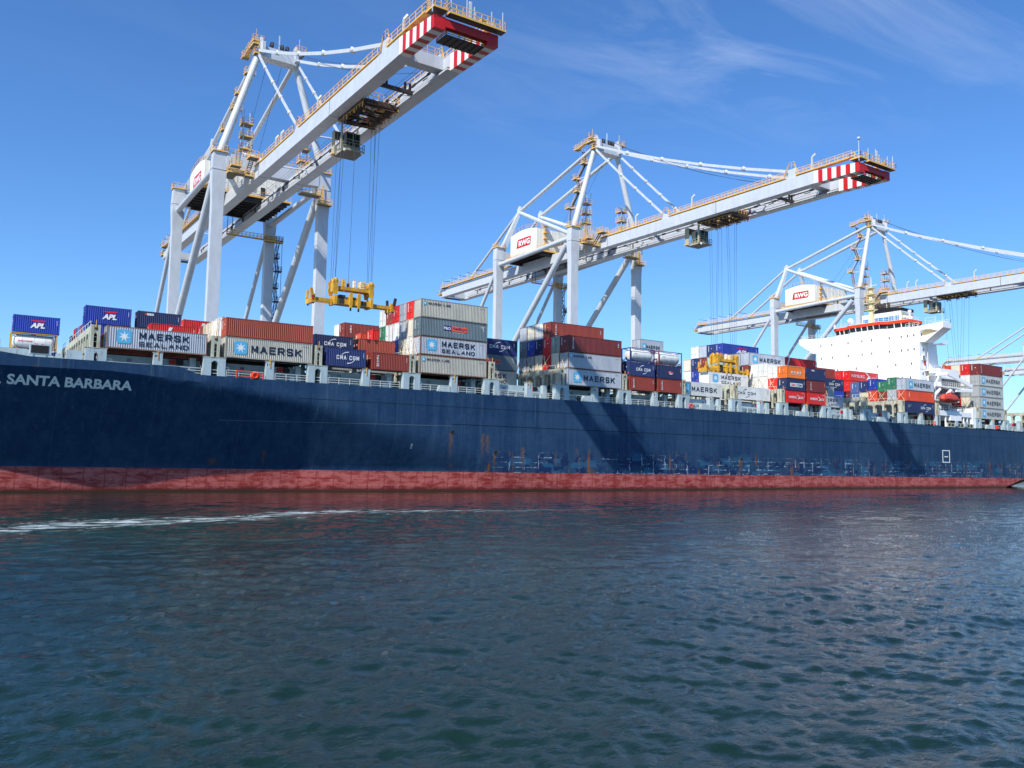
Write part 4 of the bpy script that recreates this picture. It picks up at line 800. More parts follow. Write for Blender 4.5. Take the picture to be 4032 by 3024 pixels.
def container(X, Y, Z, L, H, color, kind=None, bay=0, row=0, tier=0, slot=None, wear=0.4, style='dry', label=None, end='auto', door=None):
    key = (L, round(H, 3), style)
    if key not in _bm: _bm[key] = box_meshes(*key)
    body, frame, dg, mark = _bm[key]
    desc = ''
    if kind:
        lk = (kind, L, round(H, 3))
        if lk not in _lm: _lm[lk] = lettering(kind, L, H)
        gm, tm, cm, desc = _lm[lk]
    if not label:
        sl = {None: '', 'A': ' front half', 'B': ' rear half'}[slot]
        size = 'short' if L < 7 else 'long'
        bits = '%s %s container, %s tier, %s row, %s bay from bow%s' % (CNAME[color], size, NTH[tier], 'near-side' if row == 0 else NTH[row]+' inner', NTH[bay], sl)
        short = {'with star square and bold black lettering': 'star-marked', 'with star square and two lines of black lettering': 'star-marked two-line', 'with a small upper-left star and lettering': 'small-star', 'with small star square and black lettering': 'star-marked',
                 'with white letters running down its left end': 'down-lettered', 'with short white letters running down': 'down-lettered', 'with white lettering between two arcs': 'arc-lettered', 'with dark lettering between two arcs': 'arc-lettered', 'with red wing mark over large white letters': 'wing-marked',
                 'with a blue and orange name panel': 'panel-lettered', 'with large white bird and lettering': 'bird-marked', 'with white bird and serif lettering': 'bird-marked', 'with a white globe mark': 'globe-marked', 'with a slanted white stripe': 'slant-striped', 'with a slanted white lettered stripe': 'slant-striped',
                 'with spaced white letters': 'white-lettered', 'with a white label of red and navy letters': 'white-labelled', 'with a small red and white mark': 'small-marked'}.get(desc, '')
        label = (short+' ' if short else '') + bits
    o = empty('shipping_container', (X, Y, Z), label, 'container', 'shipping containers stacked on the ship')
    c = COL[color]; j = random.uniform(0.93, 1.05); cc = (c[0]*j, c[1]*j, c[2]*j, wear)
    link('body', body, o, color=cc)
    fc = tuple(0.75*v for v in c) if color in ('grey', 'silver', 'beige', 'slate', 'cream') else c
    if color in ('grey', 'beige', 'silver') and wear > 0.45: fc = (0.28, 0.17, 0.12)
    link('frame', frame, o, color=(*fc, min(1.0, wear*1.2+0.15)))
    dr = (random.random() < 0.55) if door is None else door
    if dr: link('door_gear', dg, o, color=tuple(0.8*v for v in c)+(wear,))
    if color not in ('white', 'cream', 'grey', 'silver', 'beige'): link('end_marking', mark, o)
    if kind:
        for q in gm: link('lettering', q, o)
        if cm: link('code_marking', cm, o)
        if tm: link('logo', tm, o)
    return o
H9, H8 = 2.896, 2.591
L4, L2 = 12.192, 6.058
ROW = lambda r: 115.4 + 2.518*r
def zt(row, tier, h=H9):  # regular tier heights
    return (18.2 if row == 0 else 18.42) + tier*(2.93 if row == 0 else 2.87)
def C(bay, row, tier, color, kind=None, L=L4, H=H9, z=None, slot=None, dx=0.0, **k):
    X = BAYS[bay] + (7.1 if slot == 'B' else 0) + dx
    Z = zt(row, tier) if z is None else z
    if slot: L = L2
    return container(X, ROW(row)+0.02, Z, L, H, color, kind, bay, row, tier, slot, **k)
# bay 0
C(0, 0, 0, 'silver', 'sealand', wear=0.5)
for sl in 'AB': C(0, 1, 0, 'brown', None, slot=sl, z=17.78, H=H8)
C(0, 3, 0, 'brown', None, slot='B', z=17.8, H=H8); C(0, 3, 1, 'red', 'kline', slot='B', z=20.4, H=H8, dx=-0.6)
C(0, 7, 0, 'brown', None, slot='A', z=17.9, H=H8, dx=-0.45); C(0, 7, 1, 'blue', None, slot='A', z=20.75, H=H9-0.12, dx=-0.45); C(0, 7, 2, 'blue', 'apl', slot='A', z=23.55, H=H8, dx=-0.45)
C(0, 7, 0, 'maroon', None, slot='B', z=17.9, H=H8); C(0, 7, 1, 'blue', None, slot='B', z=20.75, H=H9-0.12); C(0, 7, 2, 'darknavy', 'seaco', slot='B', z=23.55, H=H8-0.02, dx=-0.6)
for r_, c_, t1 in ((8, 'rust', 23.7), (9, 'steelblue', 23.75), (10, 'steelblue', 23.75), (11, 'red', 24.0), (13, 'navy', 23.4)):
    C(0, r_, 0, 'brown', None, z=t1-H8-H9-0.05, H=H8, dx=-0.45); C(0, r_, 1, c_, None, z=t1-H9, H=H9, dx=-0.45)
# bay 1
C(1, 0, 0, 'beige', 'maersk', wear=0.45); C(1, 0, 1, 'rust', None, H=H8, z=21.12)
for r_, c_ in ((1, 'white'), (2, 'white'), (3, 'cream'), (4, 'cream'), (5, 'rust')):
    C(1, r_, 0, 'grey'); C(1, r_, 1, c_, None, z=21.3, H=2.8, wear=0.55)
for t, (c_, k_) in enumerate((('grey', None), ('brown', None), ('red', 'kline'))): C(1, 10, t, c_, k_, z=18.42+t*2.76, H=2.74)
# bay 2
C(2, 0, 0, 'navy', 'cma', slot='A', H=2.75); C(2, 0, 0, 'brown', 'triton', slot='B', H=H8)
for sl, c_, k_ in (('A', 'darknavy', 'cma'), ('B', 'rust', None)):
    C(2, 2, 0, 'grey', None, slot=sl, H=H8, z=18.2); C(2, 2, 1, c_, k_, slot=sl, H=H8, z=20.82)
# bay 3
T3 = {0: [('beige', 'line', .55), ('silver', 'sealand', .7), ('slate', 'pando', .45), ('beige', 'line', .45)], 1: [('grey', None, .4), ('white', None, .5), ('cream', None, .5), ('brightred', None, .2)], 2: [('grey', None, .4), ('cream', None, .6), ('silver', None, .5), ('silver', None, .4)],  # third-tier silver of key two: a white box, its shadow put into the colour
      3: [('grey', None, .4), ('blue', None, .4), ('white', None, .5), ('red', None, .2)], 4: [('grey', None, .4), ('grey', None, .4), ('white', None, .5), ('brown', None, .3)], 5: [('grey', None, .4), ('grey', None, .4), ('green', None, .3), ('white', None, .4)]}
for r_, lst in T3.items():
    for t, (c_, k_, w_) in enumerate(lst): C(3, r_, t, c_, k_, wear=w_)
for r_ in (7, 9):
    for t, c_ in enumerate(('grey', 'grey', 'brightred' if r_ == 7 else 'vermilion')): C(3, r_, t, c_)
for r_, c_ in ((12, 'brown'), (13, 'white')):
    for t in range(4): C(3, r_, t, c_ if t == 3 else 'grey', 'tex' if (t == 3 and r_ == 12) else None)
# bay 4
for t, (c_, k_) in enumerate((('beige', 'sealand'), ('slate', 'pando'), ('navy', 'cma'))): C(4, 5, t, c_, k_, z=18.42+t*2.86, H=2.83)
C(4, 4, 0, 'grey', None, z=16.9, H=H8, wear=.3) if False else None
# bay 5
T5 = {0: [('silver', 'maersk', .3), ('silver', 'line', .75), ('maroon', 'triton', .35)], 1: [('grey', None, .4), ('cream', None, .7), ('greengrey', None, .5)], 2: [('grey', None, .4), ('red', None, .3), ('red', None, .3), ('brown', 'triton', .3)],
      3: [('grey', None, .4), ('cream', None, .6), ('darknavy', None, .3), ('white', None, .5)], 4: [('grey', None, .4), ('grey', None, .5), ('blue', None, .3), ('cream', None, .6)], 5: [('grey', None, .4), ('silver', None, .5), ('darkgrey', None, .4), ('silver', None, .5)]}
for r_, lst in T5.items():
    for t, (c_, k_, w_) in enumerate(lst): C(5, r_, t, c_, k_, wear=w_)
# bay 6 : short boxes with tanks on top
for sl, k_ in (('A', 'cma'), ('B', 'globe')):
    C(6, 0, 0, 'brown', 'triton', slot=sl, H=H8); C(6, 0, 1, 'darknavy' if sl == 'B' else 'navy', k_, slot=sl, H=H8, z=18.2+2.62)
for t in range(4): C(6, 2, t, 'silver', 'maersk20' if t == 3 else None, slot='B', H=H8, z=18.42+2.61*t)
# bay 7, 8
C(7, 1, 0, 'white', 'maersk', style='reefer', H=2.75, z=18.35, wear=0.15)
C(8, 1, 0, 'white', 'cmaw', style='reefer', H=2.75, z=18.35, wear=0.15)
reefer = container(132.9, 123.9, 21.55, L4, 2.85, 'white', 'sealand', wear=0.2, style='reefer', label='white long container with star square, gripped by the yellow spreader over the deck')
C(8, 3, 0, 'white', None); C(8, 4, 0, 'cream', None)
# bay 9
C(9, 0, 0, 'red', 'hamburg20', slot='A', H=H8, wear=.2); C(9, 0, 1, 'darknavy', 'cmalabel', slot='A', H=H8, z=20.85); C(9, 0, 2, 'orange', 'ccni', slot='A', H=H8, z=23.47, wear=.3)
C(9, 0, 0, 'red', 'hamburg20', slot='B', H=H8, wear=.2); C(9, 0, 1, 'maroon', 'triton', slot='B', H=H8, z=20.85); C(9, 0, 2, 'darknavy', 'seaco', slot='B', H=H8, z=23.47, wear=.2)
T9 = {1: (('grey',), ('brightred',), ('white',)), 2: (('grey',), ('white',), ('white',)), 3: (('grey',), ('white',), ('white',)), 4: (('grey',), ('grey',), ('brown',), ('silver', 'maersk')), 5: (('grey',), ('grey',), ('greengrey',), ('silver',)),
      7: (('grey',), ('grey',), ('brown',), ('greengrey',), ('blue', 'apl')), 8: (('grey',), ('cream',), ('blue',), ('greengrey',), ('navy',)), 9: (('grey',), ('cream',), ('white',), ('brown',), ('silver',)), 10: (('grey',), ('blue',), ('blue',), ('navy',), ('white',)), 11: (('grey',), ('white',), ('white',), ('cream',))}
for r_, lst in T9.items():
    for t, a in enumerate(lst):
        zz9 = 18.45+2.86*t if r_ > 1 else 18.42+2.58*t
        C(9, r_, t, a[0], a[1] if len(a) > 1 else None, z=zz9, H=2.84 if r_ > 1 else H8-0.03, wear=.4)
# bay 10
C(10, 2, 0, 'silver', 'sealand', H=H8, z=18.42); C(10, 3, 0, 'grey', None, H=H8, z=18.42); C(10, 3, 1, 'grey', 'sealand', H=2.68, z=21.03)
for t in range(4): C(10, 5, t, 'red' if t == 3 else 'grey', 'oocl' if t == 3 else None, z=18.45+2.98*t-0.0, H=2.95, wear=.2)
# bay 11
for t, (c_, k_) in enumerate((('grey', None), ('blue', None), ('darknavy', 'cma'))): C(11, 6, t, c_, k_, z=18.3+2.86*t, H=2.84)
for t, (c_, k_) in enumerate((('grey', None), ('grey', None), ('grey', None), ('brown', None))): C(11, 7, t, c_, k_, z=18.2+2.88*t, H=2.86)
# bay 12
T12 = {0: [('darknavy', 'cma', H9, 18.05), ('vermilion', 'tex', 2.6, 20.95), ('silver', 'maersk', 2.87, 23.58)], 1: [('grey', None, H9, 18.3), ('silver', None, 2.7, 21.2), ('green', None, 2.87, 23.93)], 2: [('grey', None, H9, 18.3), ('brown', None, 2.25, 21.2), ('green', None, 2.55, 23.48)],
       3: [('grey', None, H9, 18.3), ('vermilion', None, 2.7, 21.2), ('blue', None, 2.85, 23.93)], 4: [('grey', None, H9, 18.3), ('cream', None, 2.35, 21.2), ('navy', None, 2.8, 23.58)], 5: [('grey', None, H9, 18.3), ('steelblue', None, 2.35, 21.2), ('steelblue', None, 2.7, 23.57)],
       6: [('grey', None, H9, 18.3), ('maroon', None, 2.85, 21.2), ('brightred', None, 2.75, 24.07), ('brightred', 'hamburg', 2.6, 26.85)], 7: [('grey', None, H9, 18.3), ('maroon', None, 2.85, 21.2), ('brightred', None, 2.75, 24.07), ('brightred', None, 2.75, 26.85)]}
for r_, lst in T12.items():
    for t, (c_, k_, h_, z_) in enumerate(lst): C(12, r_, t, c_, k_, z=z_, H=h_, wear=.3, style='reefer' if (r_ == 6 and t == 3) else 'dry')
# stern stack, 13
S = {0: [('grey', 'maersk'), ('grey', 'maersk'), ('grey', 'maersk'), ('grey', 'maersk'), ('maroon', 'triton')], 1: [('grey', None), ('cream', None), ('grey', None), ('white', None), ('red', None)], 2: [('grey', None), ('red', None), ('darkgrey', None), ('darkgrey', None), ('cream', None)], 3: [('grey', None), ('maroon', None), ('darkgrey', None), ('darknavy', None), ('vermilion', None)]}
S[0] = S[0]; 
for r_, lst in S.items():
    for t, (c_, k_) in enumerate(lst): C(13, r_, t, c_, k_, z=17.98+2.93*t+(0.12 if r_ else 0), H=2.9, wear=.25)
# crossed lashing rods on stack ends above the bridges
def lash(bay, row, z0, h=2.7):
    b = MB(); X = BAYS[bay]-0.06; y0 = ROW(row)+0.1; y1 = y0+2.25
    b.beam((X-0.5, y0, z0-0.2), (X-0.02, y1, z0+h), 0.05, 0.05, M_cream); b.beam((X-0.5, y1, z0-0.2), (X-0.02, y0, z0+h), 0.05, 0.05, M_cream); return b.build('lashing_rods', ship)
for bay, rows_, z in ((1, (1, 2, 3), 21.3), (3, (0, 1, 2), 21.2), (5, (0, 1, 2, 3, 4, 5), 21.2), (9, (1, 2, 3), 21.2), (12, (0, 1, 2, 3, 4), 21.1), (13, (1, 2), 20.9)):
    for r_ in rows_: lash(bay, r_, z)
# tank containers
def tank(X, Y, Z, frame_m, label, text=None):
    o = empty('tank_container', (X, Y, Z), label, 'tank container', 'tank containers on top of the stacks')
    L, H = L2, 2.591; f = MB(); q = 0.15
    for x in (0, L-q):
        for y in (0, W-q): f.box(x, x+q, y, y+q, 0, H, frame_m)
        for z in (0, H-q): f.box(x+0.01, x+q-0.01, q, W-q, z, z+q, frame_m)
        for s in (0, 1): f.beam((x+q/2, 0.1+s*(W-0.2), 0.1), (x+q/2, 0.9 if s == 0 else W-0.9, 0.55), 0.1, 0.1, frame_m)
    for y in (0.0, W-0.11): f.box(q, L-q, y, y+0.11, H-0.12, H-0.01, frame_m); f.box(q, L-q, y, y+0.11, 0.02, 0.13, frame_m)
    for y in (0.06, W-0.06):
        for s in (0, 1): f.beam((q if s == 0 else L-q, y, 0.62), (1.15 if s == 0 else L-1.15, y, 0.12), 0.1, 0.1, frame_m)
    f.build('frame', o)
    b = MB(); b.lathe((0.28, W/2, H/2+0.02), (1, 0, 0), [(0, 0.02), (0.03, 0.55), (0.14, 0.9), (0.34, 1.08), (0.62, 1.13), (4.9, 1.13), (5.16, 1.08), (5.36, 0.9), (5.47, 0.55), (5.5, 0.02)], M_tank, 28)
    b.build('vessel', o)
    for x in (1.5, 3.0, 4.5):
        d = MB(); d.lathe((x, W/2, H/2+0.02), (1, 0, 0), [(-0.04, 1.13), (-0.03, 1.15), (0.03, 1.15), (0.04, 1.13)], M_grey, 28); d.build('band', o)
    t = MB()
    if text: put_text(t, text, 1.0, 1.25, 1.9, 0.2, M_ltr, 0.075, bold=0.04); quad(t, 3.15, 3.55, 0.85, 1.1, M_ltr, 0.09); poly(t, [(4.0, 0.98), (4.18, 0.8), (4.36, 0.98), (4.18, 1.16)], M_ltr, 0.09)
    else: quad(t, 1.0, 1.8, 1.5, 1.62, M_grey, 0.07); quad(t, 4.7, 5.2, 1.1, 1.3, M_grey, 0.07)
    t.build('marking', o)
    w_ = MB(); w_.box(1.8, L-1.8, W/2-0.5, W/2-0.1, H-0.12, H-0.08, M_grey); w_.tube((3.0, W/2, H-0.25), (3.0, W/2, H-0.03), 0.3, M_grey, 12); w_.build('catwalk', o)
    return o
tank(BAYS[6], 115.42, 18.2+2.62*2, M_ltb, 'white tank container in a blue frame, on the navy arc-lettered short container')
tank(BAYS[6]+7.1, 115.42, 18.2+2.62*2, paint('tank_frame_brown', (.5, .2, .17), .5, .2), 'white tank container in a red-brown frame, on the navy globe-marked short container')
tank(7.25, 142.3, 19.95, M_spr, 'silver tank container in a yellow frame, under the leftmost wing-marked blue container', 'EUROTAINER')
container(7.45, 142.3, 22.56, L2, H8, 'blue', 'apl', wear=.3, label='blue short container with red wing mark, on the yellow-framed tank container at far left')
container(7.3, 142.3, 17.3, L2, H8, 'navy', None, label='navy blue short container half hidden below the yellow-framed tank container')
container(-0.2, 142.3, 17.9, L2, H8, 'red', None, label='dark red short container peeping over the bow bulwark at the left edge')

# ------------------------------------------------------------------ ship-to-shore cranes
YW = 165.2; QZ = 4.6
G = M_grey
def walkway(b, p, q, wdt=0.9, side=1, m=M_yel, h=1.15, post=1.8):
    """narrow deck with railings on both edges"""
    p = Vector(p); q = Vector(q); d = (q-p).normalized(); s = Vector((d.y, -d.x, 0)).normalized()*wdt/2
    b.beam(p, q, wdt, 0.12, m); b.beam(p-s, q-s, 0.06, 0.2, m); b.beam(p+s, q+s, 0.06, 0.2, m)
    b.rail([p-s, q-s], M_yr, h, post, 0.042); b.rail([p+s, q+s], M_yr, h, post, 0.042)
def platform(b, x0, x1, y0, y1, z, m=M_yel, sup=True):
    b.box(x0, x1, y0, y1, z-0.12, z, M_grate); b.box(x0-0.04, x1+0.04, y0-0.04, y0, z-0.15, z+0.12, m); b.box(x0-0.04, x1+0.04, y1, y1+0.04, z-0.15, z+0.12, m)
    b.box(x0-0.04, x0, y0, y1, z-0.15, z+0.12, m); b.box(x1, x1+0.04, y0, y1, z-0.15, z+0.12, m)
    b.rail([(x0, y0, z), (x1, y0, z), (x1, y1, z), (x0, y1, z), (x0, y0, z)], M_yr if m == M_yel else m, 1.15, 0.9, 0.042)
def stair(b, p, q, wdt=0.7, m=M_yel):
    p = Vector(p); q = Vector(q); d = q-p; n = max(3, int(abs(d.z)/0.28)); s = Vector((d.y, -d.x, 0)).normalized()*wdt/2
    for o in (-s, s): b.beam(p+o, q+o, 0.07, 0.28, M_dark); b.beam(p+o+Vector((0, 0, 1)), q+o+Vector((0, 0, 1)), 0.05, 0.05, m)
    for i in range(n): c = p+d*((i+.5)/n); b.beam(c-s, c+s, 0.26, 0.06, M_dark)
def build_crane():
    P = []                                            # (name, mesh, sub-parts)
    def part(name, b, subs=()): P.append((name, b.mesh(name), list(subs)))
    def plats(name, *al):
        for a in al: b = MB(); platform(b, *a); part(name, b)
    # legs with flared heads
    for sx in (-1, 1):
        for yy, ztop, zj in ((0, 63.8, 60.2), (34.5, 65.4, 61.8)):
            b = MB(); x = sx*10.65; w1, w2 = 2.2, 2.75; d1, d2 = 1.55, 1.9
            b.beam((x, yy, QZ+1.5), (x, yy, zj-6), d1, w1, G, d1, w1, (1, 0, 0)); b.beam((x, yy, zj-6), (x, yy, zj-0.6), d1, w1, G, d2, w2, (1, 0, 0))
            b.beam((x, yy, zj-0.6), (x, yy, zj), d2, w2, G, upv=(1, 0, 0)); b.beam((x, yy, zj), (x, yy, zj+0.1), d2+0.16, w2+0.16, G, upv=(1, 0, 0))
            b.beam((x, yy, zj+0.1), (x, yy, ztop), d2, w2, G, d2*0.95, w2*0.88, (1, 0, 0))
            pb = MB(); platform(pb, x-1.4, x+1.4, yy-1.2, yy+1.2, ztop+0.05)
            part('leg', b, [('top_platform', pb.mesh('top_platform'))])
            g = MB(); g.box(x-1.5, x+1.5, yy-4, yy+4, QZ+0.9, QZ+2.0, G)
            for k in range(6): g.lathe((x-0.3, yy-3.3+1.3*k, QZ+0.45), (1, 0, 0), [(0, 0.01), (0, 0.42), (0.6, 0.42), (0.6, 0.01)], M_dark, 12)
            part('bogie', g)
    # portal beams
    b = MB(); b.box(-9.4, 9.4, -1.0, 1.0, 60.7, 63.7, G); b.rail([(-9.3, -0.9, 63.7), (9.3, -0.9, 63.7)], M_yel, 1.1, 1.4, 0.035); b.rail([(-9.3, 0.9, 63.7), (9.3, 0.9, 63.7)], M_yel, 1.1, 1.4, 0.035); part('portal_beam', b)
    b = MB(); b.box(-9.4, 9.4, 33.6, 35.4, 61.6, 64.4, G); part('portal_beam', b)
    b = MB(); b.box(-9.5, 9.5, 33.7, 35.3, 12, 14.4, G); part('sill_beam', b)
    b = MB(); b.box(-9.5, 9.5, -0.8, 0.8, 12, 14.4, G); part('sill_beam', b)
    for sx in (-1, 1):
        x = sx*10.65
        b = MB(); b.box(x-0.8, x+0.8, 0.9, 33.6, 12.2, 14.4, G); part('side_beam', b)
        b = MB(); b.tube((x, 1.0, 61.4), (x, 34, 60.4), 0.62, G, 16); part('side_tube', b)
        b = MB(); b.tube((x, 2.6, 60.0), (x, 34.2, 29.2), 0.78, G, 16); part('diagonal_tube', b)
        b = MB(); b.tube((x, 35.3, 59.5), (x, 79, QZ+1), 0.5, G, 14); part('rear_strut', b)
        # mast in front, leaning in to the apex
        b = MB(); b.tube((sx*10.5, 0, 63.8), (sx*3.85, 0.3, 85.6), 0.80, G, 16, 0.62); part('a_frame_leg', b)
        b = MB(); b.beam((sx*9.4, 34.6, 64.9), (sx*3.75, 34.3, 77.3), 1.5, 1.5, G, 0.9, 0.9); part('rear_mast', b)
        b = MB(); b.tube((sx*3.75, 34.3, 77.2), (sx*3.8, 1.0, 86.0), 0.5, G, 14); part('upper_backstay', b)
        b = MB(); b.tube((sx*3.8, 34.6, 77.2), (sx*4.05, 61.6, 61.6), 0.40, G, 14); part('lower_backstay', b)
        b = MB(); b.tube((sx*3.7, 34.2, 76.9), (sx*10.2, 1.2, 62.3), 0.56, G, 14); part('mast_tie', b)
        b = MB(); b.prism([(33.4, 76.2), (33.6, 78.4), (34.3, 78.9), (35.2, 77.9), (35.0, 76.2)], 'x', sx*3.75-0.35, sx*3.75+0.35, G); part('mast_head', b)
        # forestays: outer with a slight sag, inner
        def stay(p, q, sag, w_, name):
            b = MB(); n = 5; p = Vector(p); q = Vector(q); pts = [p.lerp(q, i/n)-Vector((0, 0, sag*4*(i/n)*(1-i/n))) for i in range(n+1)]
            for i in range(n): b.beam(pts[i], pts[i+1], 0.22, w_, G)
            for i in range(1, n): b.lathe(pts[i]-Vector((0.3, 0, 0)), (1, 0, 0), [(0, 0), (0.01, w_*0.85), (0.6, w_*0.85), (0.61, 0)], G, 10)
            part(name, b)
        stay((sx*4.1, -0.8, 86.2), (sx*4.1, -61.3, 62.4), 1.1, 0.56, 'outer_forestay')
        stay((sx*4.1, -0.4, 85.6), (sx*4.1, -26.3, 61.6), 0.25, 0.5, 'inner_forestay')
    # apex
    b = MB(); b.box(-3.9, 3.9, -1.1, 1.3, 85.0, 87.3, G)
    b.box(-3.7, -3.1, -1.8, 1.6, 85.5, 87.9, G); b.box(3.1, 3.7, -1.8, 1.6, 85.5, 87.9, G)
    for sx in (-1, 1):
        b.prism([(-2.0, 85.6), (1.4, 85.2), (1.8, 87.6), (0.4, 88.9), (-0.6, 89.2), (-1.2, 87.3)], 'x', sx*3.6-0.25, sx*3.6+0.25, G)
    part('apex_beam', b)
    for xx in (-1.4, 0.7, 1.8):
        b = MB(); b.lathe((xx-0.18, 0.0, 88.0), (1, 0, 0), [(0, 0.01), (0, 0.95), (0.36, 0.95), (0.36, 0.01)], M_black, 16); part('sheave', b)
    plats('apex_platform', (-5.2, -4.1, -0.7, 2.4, 87.6), (-4.9, -2.6, 0.6, 1.8, 88.9), (3.6, 5.6, -1.2, 1.8, 88.2), (-4.9, -4.0, -0.9, 0.6, 85.6))
    b = MB(); platform(b, -5.6, -4.2, 5.2, 6.6, 87.0); walkway(b, (-4.9, 2.4, 87.7), (-4.9, 5.2, 87.1), 0.8); part('apex_walkway', b)
    b = MB(); b.beam((-4.5, 0.2, 85.4), (-4.5, 0.2, 91), 0.08, 0.08, M_yel); b.beam((4.4, 0, 88), (4.4, 0, 91.3), 0.1, 0.1, G); b.beam((0.2, 0, 87.3), (0.2, 0, 90.8), 0.2, 0.2, G); b.beam((-4.5, 0.2, 87.5), (4.4, 0, 88.2), 0.06, 0.06, G); part('apex_post', b)
    # zigzag stairs behind the front mast
    b = MB(); lv = [(63.9, 1.5), (70.0, 3.6), (74.2, 1.9), (78.4, 4.2), (82.4, 2.4), (86.6, 5.0)]
    def mastx(z): return -(10.5 + (3.85-10.5)*(z-63.8)/(85.6-63.8))
    for i in range(len(lv)-1):
        (z0, y0), (z1, y1) = lv[i], lv[i+1]; stair(b, (mastx(z0)+0.4, y0+0.6, z0+0.1), (mastx(z1)+0.4, y1+0.6, z1+0.1))
    for z, y in lv[1:-1]: xx = mastx(z); platform(b, xx-0.8, xx+1.2, y, y+1.6, z+0.1); b.beam((xx, 0.4, z-0.3), (xx, y+0.8, z), 0.2, 0.2, G)
    part('mast_stair', b)
    for xx, h in ((-5.2, 73.0), (6.8, 71.2)):
        b = MB()
        for a, c in ((-0.8, -0.8), (0.8, -0.8), (0.8, 0.8), (-0.8, 0.8)): b.beam((xx+a, 1.6+c, 61), (xx+a, 1.6+c, h+1.1), 0.12, 0.12, G)
        z = 66.0
        while z <= h+0.1: platform(b, xx-1.1, xx+1.1, 0.6, 2.7, z); z += 2.6
        part('service_tower', b)
    # girders: inside rails, white and red banded tips
    yt, yb, yband = -76.3, 79.4, -66.6
    for sx in (-1, 1):
        xo, xi = sx*4.7, sx*3.1; a, c = min(xo, xi), max(xo, xi); zb, ztp = 58.55, 61.0
        b = MB(); b.box(a, c, yband, yb-4, zb, ztp, G)
        b.prism([(yb-4, zb), (yb-4, ztp), (yb-3, ztp), (yb, zb+0.9), (yb, zb)], 'x', a, c, G)
        b.box(min(sx*3.1, sx*2.6), max(sx*3.1, sx*2.6), yband, yb-6, zb+0.05, zb+0.3, G); b.box(min(sx*3.0, sx*2.7), max(sx*3.0, sx*2.7), yband, yb-6, zb+0.3, zb+0.45, M_dark)
        for y in (-6.2, -42): b.box(a-0.02, c+0.02, y-0.05, y+0.05, zb-0.02, ztp+0.02, M_dark)
        for y in range(-60, 70, 9): b.box(min(sx*3.1, sx*3.05), max(sx*3.1, sx*3.05), y, y+1.4, 60.0, 60.12, M_dark)
        subs = []
        def seg(t, ya, yb2, m):
            f = lambda y: (yband-y)/(yband-yt); zt_ = lambda y: ztp-1.05*f(y); zb_ = lambda y: zb-0.25*f(y)
            t.prism([(ya, zb_(ya)), (yb2, zb_(yb2)), (yb2, zt_(yb2)), (ya, zt_(ya))], 'x', a-0.004, c+0.004, m)
        t = MB(); nb_ = 9; st = (yband-yt-0.9)/nb_
        for i in range(nb_):
            y1 = yband-i*st; seg(t, y1-st, y1, M_white if i % 2 == 0 else M_red)
        seg(t, yt, yt+0.9, M_red); subs.append(('striped_tip', t.mesh('striped_tip')))
        w_ = MB(); walkway(w_, (sx*4.3, yt+1.5, 61.35), (sx*4.3, -62.5, 61.35), 0.9); walkway(w_, (sx*4.3, -59.8, 61.35), (sx*4.3, -27.6, 61.35), 0.9); walkway(w_, (sx*4.3, -25, 61.35), (sx*4.3, -3.0, 61.35), 0.9)
        w_.rail([(sx*4.3, -62.5, 61.4), (sx*4.3, -61.9, 63.2), (sx*4.3, -60.6, 63.2), (sx*4.3, -59.6, 61.4)], M_yel, 1.1, 0.7, 0.035); w_.rail([(sx*4.3, -27.8, 61.4), (sx*4.3, -26.8, 62.6), (sx*4.3, -26.0, 62.6), (sx*4.3, -25, 61.4)], M_yel, 1.1, 0.7, 0.035)
        subs.append(('walkway', w_.mesh('walkway'))); w_ = MB()
        walkway(w_, (sx*4.9, 36.5, 61.35), (sx*4.9, yb-4.5, 61.35), 0.9); platform(w_, min(sx*3.4, sx*5.6), max(sx*3.4, sx*5.6), yb-4.4, yb-2, 61.4); platform(w_, min(sx*3.0, sx*5.2), max(sx*3.0, sx*5.2), yb-1.5, yb+0.6, 59.6); stair(w_, (sx*4.4, yb-2, 61.4), (sx*4.4, yb+0.3, 59.6), 0.7, M_yel)
        subs.append(('walkway', w_.mesh('walkway')))
        c_ = MB(); xi2 = sx*3.06; c_.beam((xi2, -60, 60.45), (xi2, 70, 60.45), 0.1, 0.16, M_trol)
        for k in range(28):
            y = -61+4.7*k; c_.box(xi2-0.08, xi2+0.08, y, y+1.1, 60.3, 60.62, M_trol if k % 3 else M_black)
            if k % 2: c_.box(xi2-0.25, xi2+0.05, y+2, y+2.3, 59.4, 60.4, M_grate)
        subs.append(('cable_tray', c_.mesh('cable_tray')))
        s_ = MB(); s_.prism([(-62.6, 61.0), (-62.4, 62.9), (-60.8, 62.9), (-60.2, 61.0)], 'x', sx*4.1-0.3, sx*4.1+0.3, G); s2_ = MB(); s2_.prism([(-27.4, 61.0), (-27.0, 62.1), (-25.6, 62.1), (-25.2, 61.0)], 'x', sx*4.1-0.3, sx*4.1+0.3, G); subs.append(('stay_bracket', s_.mesh('stay_bracket'))); subs.append(('stay_bracket', s2_.mesh('stay_bracket')))
        part('girder', b, subs)
    b = MB(); b.box(-3.1, 3.1, yt+0.02, yt+0.85, 58.75, 59.85, M_red); part('tip_cross_beam', b)
    plats('tip_side_platform', (-5.0, -3.02, yt-0.4, yt+1.7, 60.8))
    b = MB(); platform(b, -3.0, 5.3, yt-0.9, yt+0.25, 60.35)
    for xx, h in ((-2.6, 2.4), (-0.3, 2.8), (0.8, 2.0), (3.4, 2.2), (5.1, 2.6)): b.beam((xx, yt-0.4, 60.3), (xx, yt-0.4, 60.4+h), 0.1, 0.1, G)
